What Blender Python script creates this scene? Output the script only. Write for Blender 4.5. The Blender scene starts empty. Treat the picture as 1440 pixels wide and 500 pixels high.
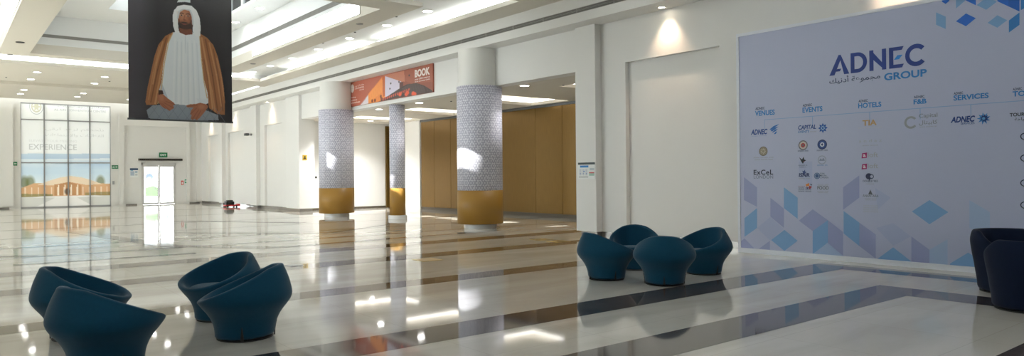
import bpy, bmesh, math, random
import numpy as np
from mathutils import Vector, Matrix
random.seed(4)
SC = bpy.context.scene
COL = SC.collection
PI = math.pi

# ------------------------------------------------------------------ camera (surveyed from the photograph's vanishing points)
CAM_H = 1.5
YAW, PITCH, ROLL, FPX, CX, CY = 0.67433344, 0.00573339, -0.00903534, 1006.13933, 720.0, 240.834451
_f = Vector((math.sin(YAW)*math.cos(PITCH), math.cos(YAW)*math.cos(PITCH), math.sin(PITCH)))
_r0 = Vector((math.cos(YAW), -math.sin(YAW), 0)); _u0 = _r0.cross(_f)
_r = math.cos(ROLL)*_r0 + math.sin(ROLL)*_u0
_u = -math.sin(ROLL)*_r0 + math.cos(ROLL)*_u0
cd = bpy.data.cameras.new('camera'); cam = bpy.data.objects.new('camera', cd); COL.objects.link(cam)
cd.sensor_fit = 'HORIZONTAL'; cd.sensor_width = 36.0; cd.lens = FPX/1440*36.0
cd.shift_x = 0.0; cd.shift_y = -(250.0-CY)/1440.0
cd.clip_start = 0.05; cd.clip_end = 500
cam.matrix_world = Matrix(((_r.x, _u.x, -_f.x, 0), (_r.y, _u.y, -_f.y, 0), (_r.z, _u.z, -_f.z, CAM_H), (0, 0, 0, 1)))
SC.camera = cam

def wall_pt(px, py, X):            # survey: where the sight line meets the vertical plane x = X  -> (Y, z)
    d = _f + _r*((px-CX)/FPX) + _u*((CY-py)/FPX)
    t = X/d.x
    return d.y*t, CAM_H + d.z*t

# ------------------------------------------------------------------ materials
def s2l(c):
    return tuple((x/12.92 if x <= .04045 else ((x+.055)/1.055)**2.4) for x in c)
def rgb(r, g, b):
    return s2l((r/255, g/255, b/255))
def new_mat(name):
    m = bpy.data.materials.new(name); m.use_nodes = True
    return m, m.node_tree.nodes, m.node_tree.links, m.node_tree.nodes['Principled BSDF']
def mat(name, col, rough=.5, metal=0.0, noise=0.0, nscale=8.0, bump=0.0, bscale=200.0, spec=.5, sheen=0.0):
    m, N, L, b = new_mat(name)
    b.inputs['Base Color'].default_value = (*col, 1)
    b.inputs['Roughness'].default_value = rough
    b.inputs['Metallic'].default_value = metal
    b.inputs['Specular IOR Level'].default_value = spec
    if sheen:
        b.inputs['Sheen Weight'].default_value = sheen
        b.inputs['Sheen Roughness'].default_value = .4
    tc = N.new('ShaderNodeTexCoord')
    if noise:
        n = N.new('ShaderNodeTexNoise'); n.inputs['Scale'].default_value = nscale; n.inputs['Detail'].default_value = 4
        L.new(tc.outputs['Object'], n.inputs['Vector'])
        r = N.new('ShaderNodeMix'); r.data_type = 'RGBA'
        r.inputs['A'].default_value = (*[c*(1-noise) for c in col], 1)
        r.inputs['B'].default_value = (*[min(1, c*(1+noise)) for c in col], 1)
        L.new(n.outputs['Fac'], r.inputs['Factor']); L.new(r.outputs['Result'], b.inputs['Base Color'])
    if bump:
        n2 = N.new('ShaderNodeTexNoise'); n2.inputs['Scale'].default_value = bscale
        L.new(tc.outputs['Object'], n2.inputs['Vector'])
        bp = N.new('ShaderNodeBump'); bp.inputs['Strength'].default_value = bump; bp.inputs['Distance'].default_value = .004
        L.new(n2.outputs['Fac'], bp.inputs['Height']); L.new(bp.outputs['Normal'], b.inputs['Normal'])
    return m
def emit(name, col, strength):
    m, N, L, b = new_mat(name)
    b.inputs['Base Color'].default_value = (.8, .8, .8, 1)
    b.inputs['Emission Color'].default_value = (*col, 1)
    b.inputs['Emission Strength'].default_value = strength
    return m
def print_mat(name, rough=.5, glow=0.0):       # colours of a printed graphic, stored on the print itself
    m, N, L, b = new_mat(name)
    a = N.new('ShaderNodeAttribute'); a.attribute_name = 'ink'
    L.new(a.outputs['Color'], b.inputs['Base Color'])
    b.inputs['Roughness'].default_value = rough
    if glow:
        L.new(a.outputs['Color'], b.inputs['Emission Color']); b.inputs['Emission Strength'].default_value = glow
    return m

M = {}
M['wall'] = mat('wall_paint', rgb(228, 228, 226), .55, noise=.015, nscale=1.5)
M['wall_deep'] = mat('wall_paint_cool', rgb(226, 226, 224), .55, noise=.015, nscale=1.5)
M['ceil'] = mat('ceiling_paint', rgb(230, 229, 224), .7, noise=.012, nscale=1.2)
M['ceil_white'] = mat('ceiling_white', rgb(236, 238, 238), .7)
M['soffit'] = mat('soffit_paint', rgb(216, 211, 200), .7, noise=.012, nscale=1.2)
M['vent'] = mat('vent_metal', rgb(150, 148, 144), .45, metal=.3)
M['dark'] = mat('dark_void', rgb(30, 29, 28), .8)
M['slot'] = mat('vent_slot', rgb(112, 110, 106), .6)
M['shadow_gap'] = mat('plinth_steel', rgb(158, 155, 150), .15, metal=.5)
M['teal'] = mat('teal_wool', (.003, .058, .112), .85, noise=.12, nscale=40, bump=.25, bscale=420, spec=.25, sheen=.25)
M['teal_seat'] = mat('teal_wool_seat', (.004, .068, .128), .85, noise=.12, nscale=40, bump=.25, bscale=420, spec=.25, sheen=.25)
M['navy'] = mat('navy_wool', (.0032, .0105, .034), .85, noise=.1, nscale=40, bump=.2, bscale=420, spec=.2, sheen=.1)
M['black'] = mat('black_plastic', rgb(20, 20, 22), .45)
M['door_frame'] = mat('door_frame_white', rgb(206, 204, 202), .35)
M['frame_white'] = mat('white_frame', rgb(226, 230, 238), .4)
M['panel_face'] = mat('printed_panel_face', rgb(180, 187, 214), .42, noise=.01, nscale=1)
M['gold'] = mat('gold_wrap', rgb(160, 120, 50), .45, noise=.05, nscale=3, spec=.4)
M['marble_white'] = mat('white_marble', rgb(222, 222, 220), .2, noise=.05, nscale=6)
M['column_paint'] = mat('column_paint', rgb(226, 226, 222), .5)
M['alu'] = mat('aluminium', rgb(170, 172, 174), .35, metal=.6)
M['alu_dark'] = mat('dark_aluminium', rgb(92, 96, 98), .4, metal=.4)
M['rail_brown'] = mat('brown_header', rgb(78, 70, 58), .5)
M['tube'] = emit('cove_tube', (.92, .97, 1.0), 3.6)
M['tube_dim'] = emit('cove_tube_dimmed', (.92, .97, 1.0), 6.0)
M['tube_bay'] = emit('cove_tube_bay', (1.0, .98, .95), 1.9)
M['band'] = emit('light_band', (.93, .97, 1.0), 2.4)
M['band_dim'] = emit('light_band_dimmed', (.93, .97, 1.0), 4.0)
M['dl'] = emit('downlight_glow', (1.0, .98, .95), 12.0)
M['dl_warm'] = emit('warm_downlight_glow', (1.0, .86, .66), 12.0)
M['trim_white'] = mat('downlight_trim', rgb(225, 225, 222), .4)
M['green'] = mat('exit_green', rgb(24, 124, 78), .4)
M['sign_white'] = mat('sign_white', rgb(232, 236, 236), .4)
M['red'] = mat('red_paint', rgb(200, 40, 40), .4)
M['yellow'] = mat('sign_yellow', rgb(196, 164, 60), .4)
M['brass'] = mat('brass', rgb(176, 150, 84), .3, metal=.7)

def floor_mat():
    m, N, L, b = new_mat('polished_cream_marble')
    tc = N.new('ShaderNodeTexCoord')
    mp = N.new('ShaderNodeMapping'); mp.inputs['Rotation'].default_value[2] = .5; mp.inputs['Scale'].default_value = (.35, 1.5, 1)
    L.new(tc.outputs['Object'], mp.inputs['Vector'])
    n = N.new('ShaderNodeTexNoise'); n.inputs['Scale'].default_value = 1.1; n.inputs['Detail'].default_value = 6; n.inputs['Distortion'].default_value = .8
    L.new(mp.outputs['Vector'], n.inputs['Vector'])
    cr = N.new('ShaderNodeValToRGB')
    cr.color_ramp.elements[0].position = .3; cr.color_ramp.elements[0].color = (*rgb(206, 202, 192), 1)
    cr.color_ramp.elements[1].position = .7; cr.color_ramp.elements[1].color = (*rgb(228, 225, 217), 1)
    L.new(n.outputs['Fac'], cr.inputs['Fac'])
    br = N.new('ShaderNodeTexBrick'); br.offset = 0.0; br.inputs['Scale'].default_value = 1.0
    br.inputs['Brick Width'].default_value = 1.2; br.inputs['Row Height'].default_value = 1.2
    br.inputs['Mortar Size'].default_value = .003; br.inputs['Mortar Smooth'].default_value = .3
    br.inputs['Color1'].default_value = (1, 1, 1, 1); br.inputs['Color2'].default_value = (.96, .96, .95, 1)
    br.inputs['Mortar'].default_value = (.78, .77, .75, 1)
    L.new(tc.outputs['Object'], br.inputs['Vector'])
    mx = N.new('ShaderNodeMix'); mx.data_type = 'RGBA'; mx.blend_type = 'MULTIPLY'; mx.inputs['Factor'].default_value = 1
    L.new(cr.outputs['Color'], mx.inputs['A']); L.new(br.outputs['Color'], mx.inputs['B'])
    L.new(mx.outputs['Result'], b.inputs['Base Color'])
    b.inputs['Roughness'].default_value = .045
    b.inputs['IOR'].default_value = 1.55
    return m
M['floor'] = floor_mat()
def inlay_mat(name, a, c):
    m, N, L, b = new_mat(name)
    tc = N.new('ShaderNodeTexCoord')
    n = N.new('ShaderNodeTexNoise'); n.inputs['Scale'].default_value = 2.2; n.inputs['Detail'].default_value = 6
    L.new(tc.outputs['Object'], n.inputs['Vector'])
    cr = N.new('ShaderNodeValToRGB')
    cr.color_ramp.elements[0].position = .35; cr.color_ramp.elements[0].color = (*a, 1)
    cr.color_ramp.elements[1].position = .7; cr.color_ramp.elements[1].color = (*c, 1)
    L.new(n.outputs['Fac'], cr.inputs['Fac']); L.new(cr.outputs['Color'], b.inputs['Base Color'])
    b.inputs['Roughness'].default_value = .05; b.inputs['IOR'].default_value = 1.55
    return m
M['inlay_dark'] = inlay_mat('dark_granite_inlay', rgb(76, 69, 68), rgb(100, 92, 90))
M['inlay_brown'] = inlay_mat('brown_marble_inlay', rgb(104, 92, 80), rgb(130, 118, 104))
M['inlay_grey'] = inlay_mat('grey_marble_inlay', rgb(136, 130, 122), rgb(160, 154, 146))

def bronze_mat():
    m, N, L, b = new_mat('bronze_panels')
    tc = N.new('ShaderNodeTexCoord')
    mp = N.new('ShaderNodeMapping'); mp.inputs['Scale'].default_value = (30, 30, 1.2)
    L.new(tc.outputs['Object'], mp.inputs['Vector'])
    n = N.new('ShaderNodeTexNoise'); n.inputs['Scale'].default_value = 2.0; n.inputs['Detail'].default_value = 3
    L.new(mp.outputs['Vector'], n.inputs['Vector'])
    cr = N.new('ShaderNodeValToRGB')
    cr.color_ramp.elements[0].color = (*rgb(98, 72, 24), 1); cr.color_ramp.elements[1].color = (*rgb(126, 96, 40), 1)
    L.new(n.outputs['Fac'], cr.inputs['Fac']); L.new(cr.outputs['Color'], b.inputs['Base Color'])
    b.inputs['Metallic'].default_value = .55; b.inputs['Roughness'].default_value = .32
    return m
M['bronze'] = bronze_mat()

def wrap_mat():
    m, N, L, b = new_mat('star_lattice_wrap')
    uv = N.new('ShaderNodeUVMap'); uv.uv_map = 'UVMap'
    k = 2*PI/.205
    outs = []
    for ang in (0, 60, 120):
        d = N.new('ShaderNodeVectorMath'); d.operation = 'DOT_PRODUCT'
        L.new(uv.outputs['UV'], d.inputs[0]); d.inputs[1].default_value = (k*math.cos(math.radians(ang)), k*math.sin(math.radians(ang)), 0)
        c = N.new('ShaderNodeMath'); c.operation = 'COSINE'; L.new(d.outputs['Value'], c.inputs[0]); outs.append(c)
    a1 = N.new('ShaderNodeMath'); a1.operation = 'ADD'; L.new(outs[0].outputs[0], a1.inputs[0]); L.new(outs[1].outputs[0], a1.inputs[1])
    a2 = N.new('ShaderNodeMath'); a2.operation = 'ADD'; L.new(a1.outputs[0], a2.inputs[0]); L.new(outs[2].outputs[0], a2.inputs[1])
    # finer lattice, rotated
    k2 = 2*PI/.0685
    o2 = []
    for ang in (30, 90, 150):
        d = N.new('ShaderNodeVectorMath'); d.operation = 'DOT_PRODUCT'
        L.new(uv.outputs['UV'], d.inputs[0]); d.inputs[1].default_value = (k2*math.cos(math.radians(ang)), k2*math.sin(math.radians(ang)), 0)
        c = N.new('ShaderNodeMath'); c.operation = 'COSINE'; L.new(d.outputs['Value'], c.inputs[0]); o2.append(c)
    b1 = N.new('ShaderNodeMath'); b1.operation = 'ADD'; L.new(o2[0].outputs[0], b1.inputs[0]); L.new(o2[1].outputs[0], b1.inputs[1])
    b2 = N.new('ShaderNodeMath'); b2.operation = 'ADD'; L.new(b1.outputs[0], b2.inputs[0]); L.new(o2[2].outputs[0], b2.inputs[1])
    cmp_ = N.new('ShaderNodeMath'); cmp_.operation = 'SUBTRACT'; L.new(a2.outputs[0], cmp_.inputs[0]); cmp_.inputs[1].default_value = .75
    ab = N.new('ShaderNodeMath'); ab.operation = 'ABSOLUTE'; L.new(cmp_.outputs[0], ab.inputs[0])
    r1 = N.new('ShaderNodeMapRange'); r1.inputs[1].default_value = .62; r1.inputs[2].default_value = .42; L.new(ab.outputs[0], r1.inputs[0])
    r2 = N.new('ShaderNodeMapRange'); r2.inputs[1].default_value = .3; r2.inputs[2].default_value = 1.0; L.new(b2.outputs[0], r2.inputs[0])
    mx = N.new('ShaderNodeMath'); mx.operation = 'MAXIMUM'; L.new(r1.outputs[0], mx.inputs[0]); L.new(r2.outputs[0], mx.inputs[1])
    cm = N.new('ShaderNodeMix'); cm.data_type = 'RGBA'
    cm.inputs['A'].default_value = (*rgb(182, 182, 200), 1); cm.inputs['B'].default_value = (*rgb(226, 226, 236), 1)
    L.new(mx.outputs[0], cm.inputs['Factor']); L.new(cm.outputs['Result'], b.inputs['Base Color'])
    b.inputs['Roughness'].default_value = .5
    return m
M['wrap'] = wrap_mat()

def glass_mat():
    m, N, L, b = new_mat('clear_glass')
    out = N['Material Output']
    t = N.new('ShaderNodeBsdfTransparent'); t.inputs['Color'].default_value = (.95, .97, .97, 1)
    g = N.new('ShaderNodeBsdfGlossy'); g.inputs['Roughness'].default_value = .02
    fr = N.new('ShaderNodeFresnel'); fr.inputs['IOR'].default_value = 1.45
    mx = N.new('ShaderNodeMixShader'); L.new(fr.outputs[0], mx.inputs[0]); L.new(t.outputs[0], mx.inputs[1]); L.new(g.outputs[0], mx.inputs[2])
    L.new(mx.outputs[0], out.inputs['Surface'])
    return m
M['glass'] = glass_mat()
_ink = {}
def ink(r, g, b, glow=0):
    k = (r, g, b, glow)
    if k not in _ink:
        _ink[k] = mat('ink_%02x%02x%02x' % k[:3], rgb(*k[:3]), .45)
        if glow:
            bs = _ink[k].node_tree.nodes['Principled BSDF']; bs.inputs['Emission Color'].default_value = (*rgb(*k[:3]), 1); bs.inputs['Emission Strength'].default_value = glow
    return _ink[k]

# ------------------------------------------------------------------ mesh helpers
class MB:
    def __init__(s): s.v = []; s.f = []; s.mi = []
    def face(s, pts, mi=0):
        i = len(s.v); s.v += [tuple(p) for p in pts]; s.f.append(tuple(range(i, i+len(pts)))); s.mi.append(mi)
    def box(s, x0, x1, y0, y1, z0, z1, mi=0):
        i = len(s.v)
        s.v += [(x0,y0,z0),(x1,y0,z0),(x1,y1,z0),(x0,y1,z0),(x0,y0,z1),(x1,y0,z1),(x1,y1,z1),(x0,y1,z1)]
        for q in ((0,3,2,1),(4,5,6,7),(0,1,5,4),(1,2,6,5),(2,3,7,6),(3,0,4,7)):
            s.f.append(tuple(i+k for k in q)); s.mi.append(mi)
    def prism(s, pts2, fn, d0, d1, mi=0):     # pts2 polygon, fn(a,b,d)->3d
        n = len(pts2); i = len(s.v)
        s.v += [fn(a, b, d0) for a, b in pts2] + [fn(a, b, d1) for a, b in pts2]
        s.f.append(tuple(range(i, i+n))[::-1]); s.f.append(tuple(range(i+n, i+2*n))); s.mi += [mi, mi]
        for k in range(n):
            j = (k+1) % n; s.f.append((i+k, i+j, i+n+j, i+n+k)); s.mi.append(mi)
    def lathe(s, prof, n=48, cx=0, cy=0, mi=0):   # prof [(r,z)]
        i = len(s.v); m = len(prof)
        for r, z in prof:
            for k in range(n):
                a = 2*PI*k/n; s.v.append((cx+r*math.cos(a), cy+r*math.sin(a), z))
        for j in range(m-1):
            for k in range(n):
                k2 = (k+1) % n
                s.f.append((i+j*n+k, i+j*n+k2, i+(j+1)*n+k2, i+(j+1)*n+k)); s.mi.append(mi)
        for ring, rev in ((s.v[i:i+n], True), (s.v[i+(m-1)*n:i+m*n], False)):
            q = len(s.v); s.v += list(ring); t = tuple(range(q, q+n)); s.f.append(t[::-1] if rev else t); s.mi.append(mi)
    def build(s, name, mats, parent=None, loc=None, smooth=False, bevel=0):
        # big flat caps stay flat
        me = bpy.data.meshes.new(name); me.from_pydata(s.v, [], s.f)
        ms = mats if isinstance(mats, (list, tuple)) else [mats]
        for q in ms: me.materials.append(q)
        for p, k in zip(me.polygons, s.mi): p.material_index = k; p.use_smooth = smooth and len(p.vertices) <= 4
        me.update()
        o = bpy.data.objects.new(name, me); COL.objects.link(o)
        if parent: o.parent = parent
        if loc: o.location = loc
        if bevel:
            b = o.modifiers.new('bevel', 'BEVEL'); b.width = bevel; b.segments = 2; b.limit_method = 'ANGLE'
        return o
def tag(o, label=None, cat=None, group=None, kind=None):
    if label: o['label'] = label
    if cat: o['category'] = cat
    if group: o['group'] = group
    if kind: o['kind'] = kind
    return o
def empty(name, loc, label, cat, group=None, rz=0):
    o = bpy.data.objects.new(name, None); COL.objects.link(o); o.location = loc; o.rotation_euler = (0, 0, rz)
    o.empty_display_size = .1
    return tag(o, label, cat, group)
def copy_thing(o, loc, label, rz=None):
    c = o.copy(); COL.objects.link(c); c.location = loc; c['label'] = label
    if rz is not None: c.rotation_euler = (0, 0, rz)
    for ch in list(o.children):
        d = ch.copy(); COL.objects.link(d); d.parent = c
        for g in list(ch.children):
            e = g.copy(); COL.objects.link(e); e.parent = d
    return c
def struct(o, label=None):
    return tag(o, label, None, None, 'structure')

# ------------------------------------------------------------------ room shell
XL, XR, YB, YF = -8.5, 12.4, -7.0, 45.8
ZS = 5.72        # main soffit
ZC = 6.05        # coffer ceiling
m = MB(); m.box(XL-.3, 19.0, YB-.3, 60, -.3, 0); struct(m.build('floor', M['floor']), 'polished cream marble floor')
# floor inlays -------------------------------------------------------
def inlay(name, rects, mt, label):
    q = MB()
    for k, r in enumerate(rects):
        h = .001+.0003*k       # crossing strips never share a plane
        if len(r) == 4 and not isinstance(r[0], tuple): q.face([(r[0], r[2], h), (r[1], r[2], h), (r[1], r[3], h), (r[0], r[3], h)])
        else: q.face([(a, b, h) for a, b in r])
    o = q.build(name, mt); struct(o, label); return o
inlay('floor_trim_1', [(-8.4, 11.51, 5.50, 6.10), (10.93, 11.51, -6.5, 5.50),
                       (-8.4, 9.76, 3.80, 4.40), (9.14, 9.76, -6.5, 3.80),
                       (-8.4, 7.97, 1.50, 2.10), (7.40, 7.97, -6.5, 1.50)], M['inlay_dark'], 'dark granite bands framing the near floor')
inlay('floor_trim_2', [(-8.4, 12.3, 8.53, 9.04), (-8.4, 12.3, 11.35, 11.95), (-8.4, 17, 13.55, 14.2)], M['inlay_brown'], 'brown marble bands across the middle of the floor')
def seg(x0, y0, x1, y1, w):
    d = Vector((x1-x0, y1-y0)).normalized(); n = Vector((-d.y, d.x))*w/2
    return [(x0+n.x, y0+n.y), (x0-n.x, y0-n.y), (x1-n.x, y1-n.y), (x1+n.x, y1+n.y)]
inlay('floor_trim_3', [(-8.4, 17, 16.6, 16.85), (-8.4, 17, 19.0, 19.35), (-8.4, 17, 22.2, 22.5), (-8.4, 17, 26.0, 26.35), (-8.4, 12, 31.0, 31.4), (-8.4, 12, 37.0, 37.5),
      seg(4.0, 17.2, 5.6, 15.2, .45), seg(4.0, 17.2, 3.0, 24.0, .4), seg(5.6, 15.2, 12.0, 15.6, .25), seg(5.2, 21.5, 8.2, 18.2, .4), seg(1.0, 15.4, 4.0, 15.2, .2),
      seg(8.2, 18.2, 11.5, 20.5, .22), seg(-1.5, 19, 1.5, 16.9, .2), seg(12.6, 18.6, 15.2, 21.4, .2), seg(6.5, 27.5, 9.5, 23.0, .4)], M['inlay_grey'], 'thin grey marble lines and angled bands in the far floor')

# outer closing walls ------------------------------------------------
LW = [(17.5, 21.5), (23.0, 27.0), (28.5, 32.5), (34.0, 38.0), (39.5, 43.5)]  # unseen windows, added so side daylight brightens the far walls
q = MB(); y = YB-.25
for a, b in LW:
    q.box(XL-.25, XL, y, a, 0, 8.6); q.box(XL-.25, XL, a, b, 0, .3); q.box(XL-.25, XL, a, b, 5.2, 8.6); y = b
q.box(XL-.25, XL, y, YF+.25, 0, 8.6); struct(q.build('wall_left', M['wall']), 'white unseen left wall with tall windows added for daylight')
for i, (a, b) in enumerate(LW):
    q = MB()
    for k in range(4): yy = a+.03+(b-a-.06)*k/3; q.box(XL-.16, XL-.08, yy-.03, yy+.03, .3, 5.2)
    for z in (.33, 2.4, 5.17): q.box(XL-.16, XL-.08, a, b, z-.03, z+.03)
    wq = struct(q.build('window_%d' % (i+3), M['alu']), 'tall clear window added in the unseen left wall for daylight'); q = MB(); q.box(XL-.125, XL-.115, a, b, .33, 5.17); q.build('glass_pane', M['glass'], wq)
q = MB(); q.box(XL-.25, 12.65, YB-.25, YB, 0, 8.6); struct(q.build('wall_near', M['wall']))

# right wall: plane x=12.4 with niches; stands clear of the floor above a recessed plinth
def wall_plane_x(name, X, th, y0, y1, z0, z1, holes, mt, deep=.12):
    q = MB()
    hs = sorted(holes)
    y = y0
    for (a, b, c, d) in hs:
        if a > y: q.box(X, X+th, y, a, z0, z1)
        if c > z0: q.box(X, X+th, a, b, z0, c)
        if d < z1: q.box(X, X+th, a, b, d, z1)
        q.box(X+deep, X+th, a, b, max(c, z0), d)
        y = b
    if y < y1: q.box(X, X+th, y, y1, z0, z1)
    return q.build(name, mt)
ZB = .14
struct(wall_plane_x('wall_right', XR, .35, YB, 12.72, ZB, 5.12, [(8.72, 11.28, ZB, 4.10), (4.3, 6.9, ZB, 4.10)], M['wall']), 'white right wall with shallow niches')
struct(wall_plane_x('wall_right_far', XR, .35, 31.0, YF+.2, ZB, 5.12, [(32.6, 34.9, ZB, 4.05), (38.0, 40.6, ZB, 4.0), (42.3, 44.3, ZB, 4.0)], M['wall_deep']), 'white far end of the right wall with shallow niches')
q = MB(); q.box(12.2, 12.5, 12.06, 12.74, ZB, 5.1); struct(q.build('wall_right_pilaster', M['wall']), 'white pilaster between the niche wall and the side bay')
q = MB(); q.box(12.2, 12.9, 30.1, 31.6, ZB, 5.1); struct(q.build('wall_right_pilaster', M['wall']), 'white pilaster at the far end of the side bay')
q = MB(); q.box(12.2, 12.5, 35.5, 36.4, ZB, 5.1); struct(q.build('wall_right_pilaster', M['wall_deep']), 'white pilaster between the two far niches')
q = MB(); q.box(12.2, 12.5, 41.0, 41.6, ZB, 5.1); struct(q.build('wall_right_pilaster', M['wall_deep']), 'white pilaster nearest the far corner')
q = MB(); q.box(12.44, 12.7, YB, 12.72, 0, ZB); q.box(12.28, 12.5, 12.12, 12.66, 0, ZB); q.box(12.26, 12.85, 30.2, 31.5, 0, ZB); q.box(12.44, 12.7, 31.0, YF, 0, ZB)
q.box(12.28, 12.5, 35.6, 36.3, 0, ZB); q.box(12.28, 12.5, 41.1, 41.5, 0, ZB)
struct(q.build('baseboard_right', M['shadow_gap']), 'recessed steel plinth under the right wall')

# side bay behind the columns ---------------------------------------
BZ = 4.05
q = MB(); q.box(12.32, 12.7, 12.74, 30.12, BZ, 5.12); struct(q.build('wall_bay_lintel', M['wall']), 'white beam over the side bay')
# bay ceiling with three lit coffers
cof = [(13.9, 16.85, 14.2, 17.95), (13.9, 16.85, 19.95, 23.0), (13.9, 16.9, 24.9, 27.6)]
cof = [(13.9, 16.85, 12.9, 15.2), (13.9, 16.85, 17.9, 19.95), (13.9, 16.85, 22.95, 24.95), (13.8, 16.9, 27.35, 29.6)]
def plate(q, x0, x1, y0, y1, z0, z1, holes, mi=0):   # horizontal slab with rectangular holes sharing the same x-range slices
    ys = sorted(set([y0, y1] + [h[2] for h in holes] + [h[3] for h in holes]))
    xs = sorted(set([x0, x1] + [h[0] for h in holes] + [h[1] for h in holes]))
    for a, b in zip(xs, xs[1:]):
        for c, d in zip(ys, ys[1:]):
            if any(h[0] <= (a+b)/2 <= h[1] and h[2] <= (c+d)/2 <= h[3] for h in holes): continue
            q.box(a, b, c, d, z0, z1, mi)
q = MB(); plate(q, 12.7, 18.7, 12.4, 31.6, BZ, BZ+.10, cof)
for h in cof:
    q.box(h[0]-.25, h[1]+.25, h[2]-.25, h[3]+.25, BZ+.32, BZ+.36)
    q.box(h[0]-.29, h[0]-.25, h[2]-.29, h[3]+.29, BZ+.10, BZ+.36); q.box(h[1]+.25, h[1]+.29, h[2]-.29, h[3]+.29, BZ+.10, BZ+.36)
    q.box(h[0]-.25, h[1]+.25, h[2]-.29, h[2]-.25, BZ+.10, BZ+.36); q.box(h[0]-.25, h[1]+.25, h[3]+.25, h[3]+.29, BZ+.10, BZ+.36)
struct(q.build('ceiling_bay', M['soffit']), 'beige ceiling of the side bay with lit recesses')
BAYLAB = ['nearest the pilaster', 'behind the big near column', 'behind the thin middle column', 'at the far end']
for i, h in enumerate(cof):
    q = MB(); z0, z1 = BZ+.13, BZ+.20
    q.box(h[0]-.16, h[0]-.10, h[2]-.2, h[3]+.2, z0, z1); q.box(h[1]+.10, h[1]+.16, h[2]-.2, h[3]+.2, z0, z1)
    q.box(h[0]-.1, h[1]+.1, h[2]-.16, h[2]-.10, z0, z1); q.box(h[0]-.1, h[1]+.1, h[3]+.10, h[3]+.16, z0, z1)
    tag(q.build('cove_light', M['tube_bay']), 'white cove light in the side bay ceiling recess ' + BAYLAB[i], 'light', 'cove lights of the side bay')
# bay walls
q = MB(); q.box(17.2, 17.5, 12.4, 28.05, 0, BZ+.05); q.box(18.3, 18.6, 28.0, 31.6, 0, BZ+.05); q.box(17.5, 18.3, 28.0, 28.05, 0, BZ+.05); struct(q.build('wall_bay_back', M['wall']))
q = MB(); q.box(12.5, 17.3, 12.42, 12.72, 0, BZ+.05); struct(q.build('wall_bay_near', M['wall']))
q = MB(); q.box(12.4, 18.5, 31.0, 31.3, 0, BZ+.05); struct(q.build('wall_bay_far', M['wall']), 'white end wall of the side bay')
q = MB(); q.box(17.06, 17.5, 28.06, 29.4, 0, BZ); struct(q.build('wall_bay_pier', M['wall']), 'narrow white pier beside the bronze panels')
q = MB(); q.box(12.9, 16.9, 30.97, 31.0, 0, .1); q.box(17.08, 17.2, 12.75, 28.0, 0, .12); struct(q.build('baseboard_bay', M['rail_brown']))
# bronze folding wall: leaves with fine joints
ys = [12.75, 15.0, 17.0, 18.55, 20.0, 22.2, 24.0, 25.6, 26.9, 28.0]
bw = MB(); bw.box(17.06, 17.2, 12.72, 28.0, 3.96, BZ); bw_o = bw.build('bronze_partition', M['alu_dark'])
tag(bw_o, 'tall bronze folding partition closing off the side bay', 'partition wall')
for a, b in zip(ys, ys[1:]):
    q = MB(); q.box(17.1, 17.17, a+.008, b-.008, .12, 3.96); q.build('leaf', M['bronze'], bw_o, bevel=.006)
dp = MB(); dp.box(17.0, 18.1, 30.93, 31.0, .0, 3.86); o = dp.build('bronze_door', M['bronze'])
tag(o, 'narrow bronze door in the white end wall behind the thin column', 'door')
q = MB(); q.box(16.9, 17.0, 30.9, 31.0, 0, 3.95); q.box(18.1, 18.2, 30.9, 31.0, 0, 3.95); q.box(17.0, 18.1, 30.9, 31.0, 3.86, 3.95); q.build('door_frame', M['bronze'], o)

# far wall ------------------------------------------------------------
WX0, WX1, WZ = 3.33, 7.55, 5.62
DX0, DX1, DZ = 9.12, 10.98, 2.44
q = MB()
q.box(XL, WX0, YF, YF+.3, 0, 6.3); q.box(WX0, WX1, YF, YF+.3, WZ, 6.3); q.box(WX1, DX0, YF, YF+.3, 0, 6.3)
q.box(DX0, DX1, YF, YF+.3, DZ, 6.3); q.box(DX1, 12.8, YF, YF+.3, 0, 6.3)
# raised surround strips of the far wall
q.box(7.95, 8.2, YF-.12, YF, .12, 5.2); q.box(8.2, 11.7, YF-.12, YF, 4.55, 5.2); q.box(11.55, 11.75, YF-.12, YF, .12, 4.55); q.box(12.1, 12.4, YF-.12, YF, .12, 5.2)
q.box(2.3, 3.0, YF-.12, YF, .12, 5.5); q.box(-1.0, 2.3, YF-.12, YF, 4.4, 5.5)
struct(q.build('wall_far', M['wall_deep']), 'white far wall with entrance')
q = MB(); q.box(XL, WX0-.5, YF-.03, YF, 0, .07); q.box(8.3, DX0-.25, YF-.03, YF, 0, .07); q.box(DX1+.75, 12.3, YF-.03, YF, 0, .07); struct(q.build('baseboard_far', M['shadow_gap']))

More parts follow.
